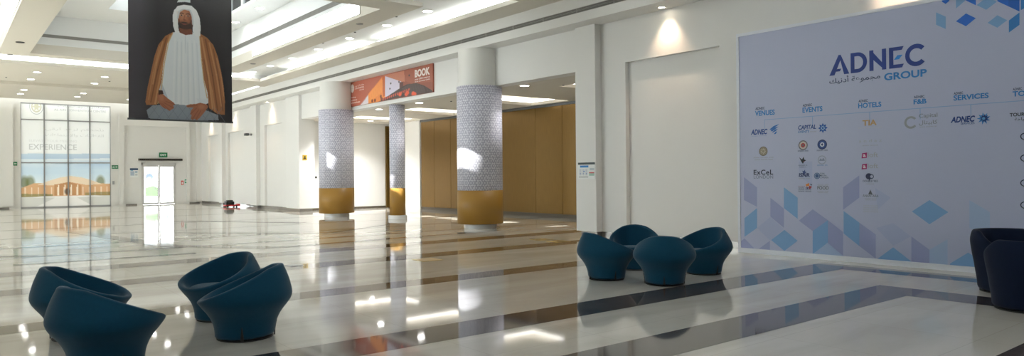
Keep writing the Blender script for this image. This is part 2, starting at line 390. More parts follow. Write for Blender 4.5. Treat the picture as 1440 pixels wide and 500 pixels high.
# ---- colour-grid prints ------------------------------------------
class Paint:
    def __init__(s, w, h, base):
        s.w, s.h = w, h; s.img = np.empty((h, w, 3)); s.img[:] = s2l([c/255 for c in base])
    def setup(s, x0, x1, y0, y1):       # picture units covered: x right, y down
        s.x = np.linspace(x0, x1, s.w)[None, :].repeat(s.h, 0); s.y = np.linspace(y0, y1, s.h)[:, None].repeat(s.w, 1)
    def blend(s, a, c):
        c = np.array(s2l([v/255 for v in c])); s.img += (c-s.img)*np.clip(a, 0, 1)[..., None]
    def poly(s, pts, c, a=1.0):
        ins = np.zeros(s.x.shape, bool); n = len(pts)
        for i in range(n):
            (xa, ya), (xb, yb) = pts[i], pts[(i+1) % n]
            if ya == yb: continue
            cond = ((ya > s.y) != (yb > s.y)) & (s.x < (xb-xa)*(s.y-ya)/(yb-ya)+xa)
            ins ^= cond
        s.blend(ins*a, c)
    def ell(s, cx, cy, rx, ry, c, a=1.0, soft=.12, rot=0):
        dx, dy = s.x-cx, s.y-cy; co, si = math.cos(rot), math.sin(rot)
        d = np.sqrt(((dx*co+dy*si)/rx)**2+((-dx*si+dy*co)/ry)**2)
        s.blend(np.clip((1-d)/soft+.5, 0, 1)*a, c)
    def line(s, pts, w, c, a=1.0):
        for (xa, ya), (xb, yb) in zip(pts, pts[1:]):
            vx, vy = xb-xa, yb-ya; t = np.clip(((s.x-xa)*vx+(s.y-ya)*vy)/(vx*vx+vy*vy+1e-9), 0, 1)
            d = np.hypot(s.x-xa-t*vx, s.y-ya-t*vy); s.blend(np.clip((w/2-d)/(w*.3)+.5, 0, 1)*a, c)
    def mesh(s, name, mt, fn, parent=None, thick=None):   # fn(u,v) u right 0..1, v up 0..1 -> 3d
        W, Hh = s.w, s.h
        vs = [fn(i/(W-1), 1-j/(Hh-1)) for j in range(Hh) for i in range(W)]
        idx = np.arange(W*Hh).reshape(Hh, W)
        fs = np.stack([idx[:-1, :-1], idx[1:, :-1], idx[1:, 1:], idx[:-1, 1:]], -1).reshape(-1, 4)
        me = bpy.data.meshes.new(name); me.from_pydata(vs, [], fs.tolist()); me.materials.append(mt)
        at = me.attributes.new('ink', 'FLOAT_COLOR', 'POINT')
        at.data.foreach_set('color', np.concatenate([s.img.reshape(-1, 3), np.ones((W*Hh, 1))], 1).astype(np.float32).ravel())
        for p in me.polygons: p.use_smooth = True
        o = bpy.data.objects.new(name, me); COL.objects.link(o)
        if parent: o.parent = parent
        return o

# ---- flat lettering ----------------------------------------------
def text2d(body, offset=0.0, shear=0.0, space=1.0):
    c = bpy.data.curves.new('lettering_source', 'FONT'); c.body = body; c.size = 1; c.offset = offset; c.shear = shear; c.space_character = space
    c.resolution_u = 4
    o = bpy.data.objects.new('lettering_source', c); COL.objects.link(o)
    bpy.context.view_layer.update()
    e = o.evaluated_get(bpy.context.evaluated_depsgraph_get()); me = e.to_mesh()
    vs = np.array([v.co[:2] for v in me.vertices]); fs = [tuple(p.vertices) for p in me.polygons]
    e.to_mesh_clear(); bpy.data.objects.remove(o); bpy.data.curves.remove(c)
    vs = (vs-vs.min(0))/(np.ptp(vs, axis=0)+1e-9)
    return vs, fs
class Graphic:       # flat print on a plane; P(a,b,d) maps plane coords (a right, b up, d out) to 3d
    def __init__(s, P, glow=0): s.P = P; s.mb = MB(); s.mats = []; s.glow = glow
    def mi(s, c):
        k = ink(*c, s.glow)
        if k not in s.mats: s.mats.append(k)
        return s.mats.index(k)
    def poly(s, pts, c, d=.002): s.mb.face([s.P(a, b, d) for a, b in pts], s.mi(c))
    def text(s, body, a0, a1, b0, b1, c, d=.003, **kw):
        vs, fs = text2d(body, **kw); i = len(s.mb.v); k = s.mi(c)
        s.mb.v += [tuple(s.P(a0+x*(a1-a0), b0+y*(b1-b0), d)) for x, y in vs]
        for f in fs: s.mb.f.append(tuple(i+q for q in f)); s.mb.mi.append(k)
    def disc(s, a, b, r, c, d=.002, ry=None, n=24):
        s.poly([(a+r*math.cos(2*PI*k/n), b+(ry or r)*math.sin(2*PI*k/n)) for k in range(n)], c, d)
    def ring(s, a, b, r, w, c, d=.002, a0=0, a1=2*PI, n=28):
        for k in range(n):
            t, u = a0+(a1-a0)*k/n, a0+(a1-a0)*(k+1)/n
            s.poly([(a+r*math.cos(t), b+r*math.sin(t)), (a+r*math.cos(u), b+r*math.sin(u)), (a+(r-w)*math.cos(u), b+(r-w)*math.sin(u)), (a+(r-w)*math.cos(t), b+(r-w)*math.sin(t))], c, d)
    def rect(s, a0, a1, b0, b1, c, d=.002): s.poly([(a0, b0), (a1, b0), (a1, b1), (a0, b1)], c, d)
    def star(s, a, b, r, n, c, d=.002, r2=.45, rot=0):
        s.poly([(a+(r if k % 2 == 0 else r*r2)*math.cos(rot+PI*k/n), b+(r if k % 2 == 0 else r*r2)*math.sin(rot+PI*k/n)) for k in range(2*n)], c, d)
    def build(s, name, parent=None): return s.mb.build(name, s.mats, parent)

# ---- window with printed film -------------------------------------
win = MB()
fx = [WX0, WX0+1.06, WX0+2.16, WX0+3.2, WX1]
for x in fx: win.box(x-.03, x+.03, YF+.02, YF+.12, 0, WZ)
for z in (.03, 2.42, 4.72, WZ-.03): win.box(WX0, WX1, YF+.02, YF+.12, z-.03, z+.03)
wo = struct(win.build('window_1', M['alu']), 'tall window covered by a printed film of a building under sky')
pp = Paint(170, 224, (238, 242, 242)); pp.setup(0, 100, 0, 132)
pp.blend(np.clip((pp.y-62)/20, 0, 1)*.9, (196, 220, 236)); pp.blend(np.clip((pp.y-88)/16, 0, 1)*.8, (226, 238, 242))
pp.blend(np.clip((pp.x-30)/60, 0, 1)*np.clip((pp.y-70)/6, 0, 1)*np.clip((84-pp.y)/6, 0, 1)*.4, (150, 190, 225))
pp.poly([(0, 64), (100, 63), (100, 69), (0, 71)], (168, 198, 222), .7)
for x in (4, 10, 88): pp.ell(x, 100, 5, 8, (120, 128, 84), .8, .6)
pp.poly([(0, 107), (14, 101), (30, 101), (42, 95), (50, 93), (62, 94), (76, 101), (100, 103), (100, 118), (0, 118)], (216, 174, 132))
pp.poly([(18, 103), (30, 98), (42, 94), (54, 92), (66, 94), (78, 98), (90, 103), (72, 104), (52, 99.5), (34, 104)], (232, 214, 188))
pp.poly([(36, 103), (52, 100), (66, 104), (66, 117), (36, 117)], (196, 148, 104))
for x in np.arange(4, 100, 7): pp.poly([(x, 106), (x+1.4, 106), (x+1.4, 117), (x, 117)], (236, 216, 190), .9)
for x in (40, 47, 54, 61): pp.poly([(x, 103), (x+1.2, 103), (x+1.2, 117), (x, 117)], (245, 232, 210))
pp.ell(50, 112, 3, 4, (70, 60, 54), .8, .5)
pp.poly([(0, 114), (34, 115), (34, 118), (0, 119)], (120, 130, 80), .7); pp.poly([(70, 114), (100, 113), (100, 118), (70, 118)], (130, 128, 80), .7)
pp.poly([(0, 118), (100, 118), (100, 132), (0, 132)], (212, 214, 208)); pp.poly([(40, 118), (58, 118), (80, 132), (14, 132)], (232, 232, 228))
pp.ell(52, 118.5, 40, 1.2, (240, 240, 238), .8)
M['film'] = print_mat('window_film', .25, .1)  # opaque print with slight emission standing in for daylight behind it
f = pp.mesh('window_pane', M['film'], lambda u, v: (WX0+u*(WX1-WX0), YF+.08, v*WZ), wo)
def PF(a, b, d): return (WX0+a*(WX1-WX0), YF+.075-d, b*WZ)
g = Graphic(PF, .2)  # lettering inks emit too, imitating the backlit film around them
GRY = (176, 182, 184)
g.ring(.17, .965, .075, .006, GRY); g.ring(.17, .965, .055, .012, (196, 196, 180))
for k in range(6): g.star(.17, .965, .05, 6, (204, 204, 190), .0015)
g.text('\u0645\u0631\u0643\u0632 \u0627\u0644\u0645\u0624\u062a\u0645\u0631\u0627\u062a'[::-1], .40, .93, .965, .99, GRY); g.text('AL AIN CONVENTION CENTRE', .36, .95, .935, .955, GRY)
g.text('\ufef2\ufed7\ufead\u0622 \ufeaa\u0639\ufe92\ufedf \ufee2\ufedb\ufeac\ufea8\ufe84\ufee7', .26, .92, .735, .775, (200, 204, 204)); g.text('\u062a\u0627\u0639\u0627\ufee4\ufe98\ufe9f\ufefb\u0627\u0648 \u062a\u0627\ufef4\ufedf\u0627\u0639\ufed4\ufedf\u0627', .26, .92, .675, .715, (200, 204, 204))
g.text('ELEVATE YOUR MEETING', .09, .61, .63, .652, (206, 210, 210)); g.text('EXPERIENCE', .09, .61, .555, .61, (188, 192, 192), offset=.01)
g.build('film_lettering', wo)

# ---- entrance door --------------------------------------------------
d = MB()
for x0, x1 in ((DX0, DX0+.07), (DX1-.07, DX1)): d.box(x0, x1, YF-.02, YF+.12, 0, DZ)
d.box(DX0, DX1, YF-.02, YF+.12, DZ-.16, DZ)
do = struct(d.build('door_1', M['door_frame']), 'white glazed double entrance door glowing with daylight')
xm = (DX0+DX1)/2
for x0, x1 in ((DX0+.07, xm-.01), (xm+.01, DX1-.07)):
    l = MB(); l.box(x0, x0+.07, YF+.02, YF+.08, .01, DZ-.16); l.box(x1-.07, x1, YF+.02, YF+.08, .01, DZ-.16); l.box(x0+.07, x1-.07, YF+.02, YF+.08, .01, .12); l.box(x0+.07, x1-.07, YF+.02, YF+.08, DZ-.24, DZ-.16)
    lo = l.build('door_leaf', M['door_frame'], do)
    gl = MB(); gl.box(x0+.07, x1-.07, YF+.04, YF+.05, .12, DZ-.24); gl.build('glass_pane', M['glass'], lo)
    hb = MB(); hx = x1-.05 if x0 < xm-.1 else x0+.05
    if x0 < xm-.1:
        for k in range(10):
            a, b = PI*(.5+k/10), PI*(.5+(k+1)/10)
            hb.prism([(hx+.02+.22*math.cos(a), 1.05+.3*math.sin(a)), (hx+.02+.22*math.cos(b), 1.05+.3*math.sin(b)), (hx+.02+.18*math.cos(b), 1.05+.26*math.sin(b)), (hx+.02+.18*math.cos(a), 1.05+.26*math.sin(a))], lambda p, q2, dd: (p, dd, q2), YF-.03, YF)
        hb.build('door_handle', M['sign_white'], lo)
def PD(a, b, dd): return (a, YF+.035-dd, b)
g = Graphic(PD, .5)  # decal inks emit in place of daylight coming through them
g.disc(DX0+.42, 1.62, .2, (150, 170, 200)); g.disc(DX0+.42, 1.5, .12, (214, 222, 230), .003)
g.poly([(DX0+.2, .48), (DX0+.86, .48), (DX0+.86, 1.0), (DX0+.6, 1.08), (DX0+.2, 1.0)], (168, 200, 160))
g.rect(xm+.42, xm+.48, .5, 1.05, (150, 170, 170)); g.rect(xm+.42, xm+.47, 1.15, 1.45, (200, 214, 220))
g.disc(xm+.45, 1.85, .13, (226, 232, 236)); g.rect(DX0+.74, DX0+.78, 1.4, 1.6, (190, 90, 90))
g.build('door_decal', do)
q = MB(); q.box(8.95, 11.3, YF-.22, YF, 2.56, 2.68); o = q.build('air_curtain', M['rail_brown']); tag(o, 'long brown air curtain unit above the entrance door', 'air curtain')
q = MB()
for k in range(23): q.box(9.0+k*.1, 9.07+k*.1, YF-.225, YF-.22, 2.58, 2.66)
q.build('grille', M['dark'], o)
# outdoors: bright forecourt seen through the door glass
q = MB(); q.box(-15, 25, YF+.3, YF+40, -.15, -.02); struct(q.build('ground_outside', mat('forecourt_paving', rgb(222, 220, 214), .8, noise=.04)))

# ------------------------------------------------------------------ ceiling
# right-hand fascia and soffit
q = MB(); q.box(11.77, 12.75, YB, YF, 5.10, 5.14); q.box(11.77, 11.9, YB, YF, 5.14, 5.80)
struct(q.build('ceiling_fascia', M['wall']), 'white stepped fascia along the right wall')
vs = MB(); vs.box(11.755, 11.77, YB, 44.5, 5.320, 5.330); vs.box(11.755, 11.77, YB, 44.5, 5.420, 5.430); vs.box(11.755, 11.77, YB, 44.5, 5.36, 5.368); vs.box(11.755, 11.77, YB, 44.5, 5.383, 5.391)
y = YB
while y < 44.5:
    vs.box(11.756, 11.77, y, y+.03, 5.330, 5.420); y += 1.2
vo = vs.build('linear_vent', M['vent']); tag(vo, 'long slotted air vent running along the white fascia above the columns', 'air vent')
q = MB(); q.box(11.767, 11.7695, YB, 44.5, 5.330, 5.420); q.build('slot', M['slot'], vo)

def coffer(y0):
    yA, yZ = y0+13.4, y0+31.4          # trough opening
    ya, yz = y0+15.26, y0+29.35        # ring beam outside
    wa, wz = y0+16.1, y0+28.6          # wells
    return yA, yZ, ya, yz, wa, wz
MODS = [coffer(0), coffer(-19.9)]
XA, XZ = -7.2, 11.0
# main soffit plate with the two trough openings
q = MB(); plate(q, XL, 11.77, YB, 33.1, ZS, ZS+.12, [(XA, XZ, MODS[0][0], MODS[0][1]), (XA, XZ, MODS[1][0], MODS[1][1])])
plate(q, XL, 11.77, 33.1, 38.3, ZS+.13, ZS+.25, []); plate(q, XL, 11.77, 38.3, 44.9, ZS, ZS+.12, [])
q.box(XL, 11.77, 33.06, 33.1, ZS+.12, ZS+.25); q.box(XL, 11.77, 38.3, 38.34, ZS+.12, ZS+.25)
q.box(XL, 12.7, 44.6, YF+.3, ZS+.33, ZS+.4); q.box(XL, 12.7, 44.55, 44.62, ZS+.12, ZS+.4)
struct(q.build('ceiling_soffit', M['soffit']), 'beige perimeter soffit')
LANT = (4.3, 7.75)
for mi_, (yA, yZ, ya, yz, wa, wz) in enumerate(MODS):
    wells = [(2.35, 8.68, wa, wz), (-4.85, 1.52, wa, wz)]
    q = MB(); plate(q, XA-.45, XZ+.45, yA-.45, yZ+.45, ZC, ZC+.06, wells)
    q.box(XA-.49, XA-.45, yA-.49, yZ+.49, ZS+.12, ZC+.06); q.box(XZ+.45, XZ+.49, yA-.49, yZ+.49, ZS+.12, ZC+.06)
    q.box(XA-.45, XZ+.45, yA-.49, yA-.45, ZS+.12, ZC+.06); q.box(XA-.45, XZ+.45, yZ+.45, yZ+.49, ZS+.12, ZC+.06)
    struct(q.build('ceiling', M['ceil_white']), 'white coffered ceiling behind the cove')
    q = MB(); plate(q, -5.6, 9.41, ya, yz, ZS, ZS+.10, wells); plate(q, -5.4, 9.25, ya+.2, yz-.2, ZS+.1, ZC, wells)
    struct(q.build('ceiling_beam', M['soffit']), 'beige ring beams round the skylight wells')
    # wells
    q = MB(); TOP = 7.05
    for wi, (x0, x1, c, dd) in enumerate(wells):
        t = .06
        q.box(x0-t, x0, c-t, dd+t, ZC+.06, TOP+.06); q.box(x1, x1+t, c-t, dd+t, ZC+.06, TOP+.06)
        q.box(x0, x1, c-t, c, ZC+.06, TOP+.06); q.box(x0, x1, dd, dd+t, ZC+.06, TOP+.06)
        if mi_ == 0 and wi == 0:
            plate(q, x0, x1, c, dd, TOP, TOP+.06, [(LANT[0], LANT[1], c+.8, dd-2.2)])
        else:
            q.box(x0, x1, c, dd, TOP, TOP+.06)
    struct(q.build('ceiling_well', M['ceil_white']), 'white skylight wells')
    # glowing clerestory bands in the wells, cove tubes in the trough: fittings
    lab = 'farther' if mi_ == 0 else 'nearer'
    for wi, (x0, x1, c, dd) in enumerate(wells):
        for side, xx in (('right', x1-.02), ('left', x0+.02)):
            vis = mi_ == 0 and side == 'right'
            fr = MB(); a, b = c+1.1, dd-3.1
            for k in range(7): yy = a+(b-a)*k/6; fr.box(xx-.012, xx+.012, yy-.02, yy+.02, 5.80 if vis else 5.97, 6.18 if vis else 6.13)
            fr.box(xx-.012, xx+.012, a, b, 6.17 if vis else 6.12, 6.20 if vis else 6.14); fr.box(xx-.012, xx+.012, a, b, 5.78 if vis else 5.96, 5.80 if vis else 5.98)
            fo = fr.build('light_panel', M['trim_white'])
            tag(fo, 'backlit white light band on the %s side of the %s %s skylight well' % (side, 'right-hand' if wi == 0 else 'left-hand', lab), 'light', 'backlit bands in the ceiling wells')
            for k in range(6):
                e = MB(); e.box(xx-.008, xx+.008, a+(b-a)*k/6+.02, a+(b-a)*(k+1)/6-.02, (5.80 if vis else 5.98), (6.17 if vis else 6.12)); e.build('diffuser', M['band'] if mi_ == 0 else M['band_dim'], fo)
    z0, z1 = ZS+.16, ZS+.22
    def tubes(x0, x1, y0, y1, nm):
        e = MB(); e.box(x0, x1, y0, y1, z0, z1); o = e.build('cove_light', M['tube'] if mi_ == 0 else M['tube_dim'])
        tag(o, nm, 'light', 'cove lights of the ceiling troughs')
    gap = 1.1
    L_ = [(yA+.2, yA+7.6), (yA+8.5, yZ-2.6)] if mi_ == 0 else [(yA+.2, yA+8), (yA+9, yZ-.5)]
    for k, (a, b) in enumerate(L_):
        tubes(XZ+.2, XZ+.27, a, b, 'white cove light strip along the right ceiling trough, %s one of the %s coffer' % (('near', 'far')[k], lab))
        tubes(XA-.27, XA-.2, a, b, 'white cove light strip along the left ceiling trough, %s one of the %s coffer' % (('near', 'far')[k], lab))
    tubes(XA+.2, XZ-.3, yZ+.2, yZ+.27, 'white cove light strip across the far end of the %s coffer' % lab)
    tubes(XA+.2, XZ-.3, yA-.27, yA-.2, 'white cove light strip across the near end of the %s coffer' % lab)
# slot vents in the right well
x1 = 8.68; c, dd = MODS[0][4], MODS[0][5]
def slot_vent(name, boxes, dark, lab):
    v = MB()
    for b in boxes: v.box(*b)
    o = v.build(name, M['vent']); tag(o, lab, 'air vent')
    v = MB(); v.box(*dark); v.build('slot', M['vent'], o)
slot_vent('linear_vent', [(x1-.02, x1-.001, c+.1, dd-.1, z, z+.012) for z in (6.30, 6.345, 6.39, 6.43)] + [(x1-.018, x1-.001, c+.1+k*.6, c+.13+k*.6, 6.30, 6.44) for k in range(20)], (x1-.006, x1-.001, c+.1, dd-.1, 6.31, 6.43), 'slotted air vent above the backlit band in the ceiling well')
slot_vent('linear_vent', [(2.5, 8.5, dd-.02, dd-.001, z, z+.012) for z in (6.30, 6.345, 6.39)] + [(2.5+k*.6, 2.53+k*.6, dd-.018, dd-.001, 6.30, 6.40) for k in range(10)], (2.5, 8.5, dd-.006, dd-.001, 6.31, 6.39), 'slotted air vent on the far face of the ceiling well')
# lantern above the well with clear glazing
la, lb = c+.8, dd-2.2
wins = [(la, la+.05), (15.0+2.0, 17.0)]
OPEN = [(17.0, 18.35), (19.3, 20.1), (21.5, 22.6), (22.8, 23.7), (23.9, 25.0), (25.4, 26.3)]
q = MB(); q.box(LANT[0]-.08, LANT[1]+.08, la-.08, lb+.08, 8.3, 8.4); q.box(LANT[0], LANT[1], la-.08, la, 7.11, 8.3); q.box(LANT[0], LANT[1], lb, lb+.08, 7.11, 8.3)
def side(X0, X1, z0, z1):
    q.box(X0, X1, la-.08, lb+.08, 7.11, z0); q.box(X0, X1, la-.08, lb+.08, z1, 8.3)
    y = la-.08
    for a, b in OPEN:
        q.box(X0, X1, y, a, z0, z1); y = b
    q.box(X0, X1, y, lb+.08, z0, z1)
side(LANT[0]-.08, LANT[0], 7.16, 7.75); side(LANT[1], LANT[1]+.08, 7.16, 8.1)
struct(q.build('ceiling_lantern', M['ceil_white']), 'raised roof lantern with clear panes')
q = MB()
for a, b in OPEN:
    q.box(LANT[0]-.05, LANT[0]-.04, a, b, 7.16, 7.75); q.box(LANT[1]+.04, LANT[1]+.05, a, b, 7.16, 8.1)
struct(q.build('window_2', M['glass']), 'glazing of the roof lantern')
# far cove
q = MB(); q.box(XL+.3, 11.6, 44.72, 44.79, ZS+.16, ZS+.22); tag(q.build('cove_light', M['tube']), 'long white cove light strip along the top of the far wall', 'light')

# downlights ----------------------------------------------------------
def downlight(warm=False, r=.095):
    p = MB(); p.lathe([(r+.03, 0), (r+.03, -.012), (r, -.016), (r, -.004)], 24)
    t = MB(); t.lathe([(.001, -.0085), (r, -.0085), (r, -.004), (.001, -.004)], 24)
    return p, t
def mk_dl(loc, label, group, warm=False, r=.095):
    root = empty('downlight', loc, label, 'downlight', group)
    p, t = downlight(warm, r); p.build('trim_ring', M['trim_white'], root, smooth=True); t.build('lamp_face', M['dl_warm'] if warm else M['dl'], root)
    return root
base = None
for k, y in enumerate((16.8, 19.1, 21.6, 24.1, 26.5, 28.8, 30.9)):
    nm = 'recessed white downlight in the coffer ceiling beside the right trough, %s from the near end' % ('first', 'second', 'third', 'fourth', 'fifth', 'sixth', 'seventh')[k]
    if base is None: base = mk_dl((10.5, y, ZC), nm, 'downlights beside the right ceiling trough', r=.13)
    else: copy_thing(base, (10.5, y, ZC), nm)
for i, (x, y) in enumerate(((8.2, 23.4), (8.25, 26.0))):
    b2 = copy_thing(base, (x, y, 7.05), 'recessed downlight high in the ceiling well, %s one' % ('nearer', 'farther')[i]); b2['group'] = 'downlights in the ceiling well'
n_ = 0
for x in (3.2, 5.6, 8.0, 10.3):
    for j, (y, z) in enumerate(((34.5, ZS+.13), (37.1, ZS+.13), (40.4, ZS), (42.3, ZS))):
        b2 = copy_thing(base, (x-.12, y, z), 'recessed downlight in the far ceiling, row %s from the far wall, %s from the left' % (('fourth', 'third', 'second', 'first')[j], {3.2: 'first', 5.6: 'second', 8.0: 'third', 10.3: 'fourth'}[x])); b2['group'] = 'downlights in the far ceiling'
for (x, y, lab) in ((12.95, 15.6, 'right of the big near column'), (12.95, 21.3, 'right of the thin column'), (12.95, 24.2, 'left of the thin column'), (15.3, 29.4, 'over the far end wall'), (13.3, 29.0, 'beside the far pilaster')):
    b2 = copy_thing(base, (x, y, BZ), 'recessed downlight in the side bay ceiling ' + lab); b2['group'] = 'downlights in the side bay'
for (x, y) in ((13.3, 29.0), (15.3, 29.4), (12.95, 24.2), (12.95, 21.3), (12.95, 15.6)):
    ld = bpy.data.lights.new('bay_downlight_lamp', 'SPOT'); ld.energy = 320 if y > 28 else 45; ld.spot_size = math.radians(110); ld.spot_blend = .8; ld.color = (1, .98, .95); ld.shadow_soft_size = .1
    lo = bpy.data.objects.new('bay_downlight_lamp', ld); COL.objects.link(lo); lo.location = (x, y, BZ-.03)
wb = None
for y, lab in ((10.0, 'above the niche left of the display wall'), (5.2, 'above the display wall'), (33.8, 'above the first niche past the side bay'), (39.3, 'above the second niche past the side bay'), (43.6, 'nearest the far corner')):
    nm = 'warm wall-washing downlight in the right soffit ' + lab
    wb = mk_dl((12.16, y, 5.10), nm, 'warm wall washers', True, .07) if wb is None else copy_thing(wb, (12.16, y, 5.10), nm)
    ld = bpy.data.lights.new('washer_lamp', 'SPOT'); ld.energy = 40; ld.spot_size = math.radians(84); ld.spot_blend = .9; ld.color = (1, .72, .50); ld.shadow_soft_size = .05
    lo = bpy.data.objects.new('washer_lamp', ld); COL.objects.link(lo); lo.location = (12.16, y, 5.06)
    lo.rotation_euler = (0, math.radians(-9), 0)
# small ceiling fittings
def disc_thing(name, loc, r, mt, lab, cat, grp=None):
    p = MB(); p.lathe([(r, .006), (r, -.012), (r*.85, -.02)], 20); o = p.build(name, mt, loc=loc); tag(o, lab, cat, grp); return o
disc_thing('ceiling_camera', (1.93, 26.5, ZS), .12, M['black'], 'black round fitting on the beam between the two ceiling wells', 'camera')
disc_thing('ceiling_speaker', (1.85, 30.2-.9, ZS), .09, M['vent'], 'small grey round grille at the far end of the beam between wells', 'speaker')
disc_thing('ceiling_speaker', (9.05, 18.0, ZS), .1, M['vent'], 'small grey round grille on the right ring beam near its corner', 'speaker')
disc_thing('ceiling_speaker', (9.05, 26.6, ZS), .1, M['vent'], 'small grey round grille on the right ring beam towards its far end', 'speaker')
for i, (x, y, z) in enumerate(((10.15, 17.9, ZC), (10.2, 20.6, ZC), (10.15, 22.9, ZC), (9.7, 35.3, ZS+.13), (5.9, 36, ZS+.13), (2.2, 37, ZS+.13), (13.6, 20.3, BZ), (13.6, 23.6, BZ), (13.8, 14.9, BZ))):
    L9 = ['between first and second downlight of the right trough', 'between second and third downlight of the right trough', 'by the third downlight of the right trough', 'in the far ceiling near the right fascia', 'in the far ceiling over the window', 'in the far ceiling left of the window', 'in the side bay left of the big near column', 'in the side bay left of the thin column', 'in the side bay right of the big near column']
    disc_thing('ceiling_sprinkler', (x, y, z), .035, M['alu_dark'], 'small dark sprinkler ' + L9[i], 'sprinkler', 'ceiling sprinklers')

# ------------------------------------------------------------------ columns
def column(x, y, R, label, top=5.1, base_r=None, zb=.14):
    root = empty('round_column', (x, y, 0), label, 'column', 'wrapped round columns')
    s = MB(); s.lathe([(R-.05, 4.06), (R-.05, top)], 64) if top > 4.2 else s.lathe([(R-.05, 3.9), (R-.05, top)], 64)
    s.build('upper_shaft', M['column_paint'], root, smooth=True)
    def sleeve(nm, r, z0, z1, mt):
        n = 96; vs = []; uvs = []
        for k in range(n+1):
            a = 2*PI*k/n
            vs += [(r*math.cos(a), r*math.sin(a), z0), (r*math.cos(a), r*math.sin(a), z1)]
        for k in range(n+1):
            a = 2*PI*k/n
            vs += [((r-.04)*math.cos(a), (r-.04)*math.sin(a), z0), ((r-.04)*math.cos(a), (r-.04)*math.sin(a), z1)]
        fs = []; o2 = 2*(n+1)
        for k in range(n):
            i = 2*k
            fs.append((i, i+2, i+3, i+1)); fs.append((o2+i, o2+i+1, o2+i+3, o2+i+2))
            fs.append((i+1, i+3, o2+i+3, o2+i+1)); fs.append((i, o2+i, o2+i+2, i+2))
        me = bpy.data.meshes.new(nm); me.from_pydata(vs, [], fs); me.materials.append(mt)
        uv = me.uv_layers.new(name='UVMap')
        for p in me.polygons:
            p.use_smooth = abs(p.normal.z) < .5
            for li in p.loop_indices:
                vi = me.loops[li].vertex_index; k = (vi % o2)//2
                uv.data[li].uv = (2*PI*k/n*r, vs[vi][2])
        ob = bpy.data.objects.new(nm, me); COL.objects.link(ob); ob.parent = root; return ob
    sleeve('patterned_wrap', R, 1.09, 4.05, M['wrap'])
    sleeve('gold_band', R+.005, zb, 1.09, M['gold'])
    b = MB(); br = base_r or R*.72
    b.lathe([(br, 0), (br, zb-.03), (br-.02, zb), (br-.02, 1.0)] if br < R else [(br, 0), (br, zb-.02), (br-.02, zb-.003), (R-.06, zb-.001)], 48); b.build('marble_base', M['marble_white'], root, smooth=False)
    return root
column(12.18, 16.72, .655, 'big round column with grey star-patterned wrap and gold band, nearest the pilaster')
column(11.86, 25.6, .655, 'big round column with patterned wrap and gold band, left of the orange banner')
column(12.72, 22.45, .275, 'thin round column with patterned wrap and gold band between the two big ones', top=4.05, base_r=.33)

# ------------------------------------------------------------------ orange banner on the beam
BX = 12.27
yl, zl = wall_pt(491.3, 150, BX); yr, zr = wall_pt(608.8, 129.6, BX); zt = (wall_pt(491.2, 114.4, BX)[1]+wall_pt(608.8, 86.7, BX)[1])/2
zb_ = (zl+zr)/2
bn = MB(); bn.box(BX+.005, 12.32, yr, yl, zb_, zt); bo = bn.build('wall_banner', ink(150, 74, 52))
tag(bo, 'wide orange banner reading BOOK on the white beam between the columns', 'banner')
bp_ = Paint(236, 80, (188, 104, 82)); bp_.setup(70, 806, 0, 225)
def up(x, y): return (x, y)   # picture units: x along, y down from the sheared-out top edge
def us(pts): return [(x, y-(215-(x-70)/735*173)) for x, y in pts]      # undo the photo's slope at the top edge
def un(pts):
    o = []
    for x, y in pts:
        t = (x-70)/736; y0 = 215-173*t; h = 223+45*t
        o.append((x, (y-y0)/h*225))
    return o
bp_.poly(un([(70, 215), (160, 195), (90, 290), (70, 330)]), (206, 128, 100), .6)
bp_.poly(un([(180, 425), (395, 165), (470, 140), (806, 42), (806, 310)]), (150, 84, 66))
bp_.poly(un([(400, 155), (470, 140), (585, 115), (590, 210), (520, 215), (430, 165)]), (196, 128, 104))
bp_.poly(un([(590, 115), (806, 45), (806, 220), (640, 230), (590, 205)]), (166, 94, 74))
bp_.poly(un([(180, 420), (262, 325), (262, 405)]), (222, 214, 220)); bp_.poly(un([(180, 420), (200, 395), (268, 315), (262, 330), (205, 400)]), (190, 160, 160))
bp_.poly(un([(262, 405), (262, 320), (395, 165), (425, 200), (425, 350), (350, 392)]), (236, 142, 68))
bp_.poly(un([(262, 330), (330, 250), (395, 180), (395, 300), (262, 400)]), (244, 158, 80), .7)
for k in range(8):
    x = 270+k*18; bp_.line(un([(x, 400-k*6), (x+6, 330-k*18)]), 2.5, (214, 118, 50), .5)
bp_.poly(un([(395, 165), (425, 158), (425, 330), (400, 345)]), (196, 96, 40))
bp_.poly(un([(420, 160), (520, 195), (560, 210), (560, 300), (470, 330), (420, 345)]), (214, 208, 228))
for x, y in ((470, 225), (462, 272), (540, 212), (625, 157)): bp_.ell(*un([(x, y)])[0], 6, 8, (70, 60, 66), 1, .4)
bp_.poly(un([(545, 290), (545, 215), (575, 215), (575, 280)]), (90, 50, 44))
bp_.poly(un([(370, 385), (470, 320), (545, 270), (600, 238), (680, 225), (740, 250), (806, 300), (806, 312), (560, 348)]), (62, 46, 46))
bp_.poly(un([(560, 275), (620, 235), (690, 228), (740, 262), (750, 318), (640, 330)]), (82, 66, 64))
rr = random.Random(3)
for k in range(26):
    x = 395+k*9; y = 368-k*3.4
    bp_.ell(*un([(x, y)])[0], 7, 11, (224, 92, 70) if k % 2 else (48, 38, 40), 1, .5, .5)
for x, y in ((600, 322), (610, 310), (655, 318), (668, 325), (548, 322)): bp_.ell(*un([(x, y)])[0], 13, 16, (232, 94, 60), 1, .4)
for x, y in ((300, 380), (380, 340), (386, 360), (325, 375)): bp_.ell(*un([(x, y)])[0], 9, 14, (120, 56, 32), 1, .4)
for k in range(9): bp_.line(un([(590+k*20, 232+abs(k-4)*5), (600+k*21, 300)]), 4, (104, 88, 84), .4)
M['print'] = print_mat('printed_vinyl', .4)
BW, BHt = yl-yr, zt-zb_
bp_.mesh('printed_sheet', M['print'], lambda u, v: (BX, yl-u*BW, zb_+v*BHt), bo)
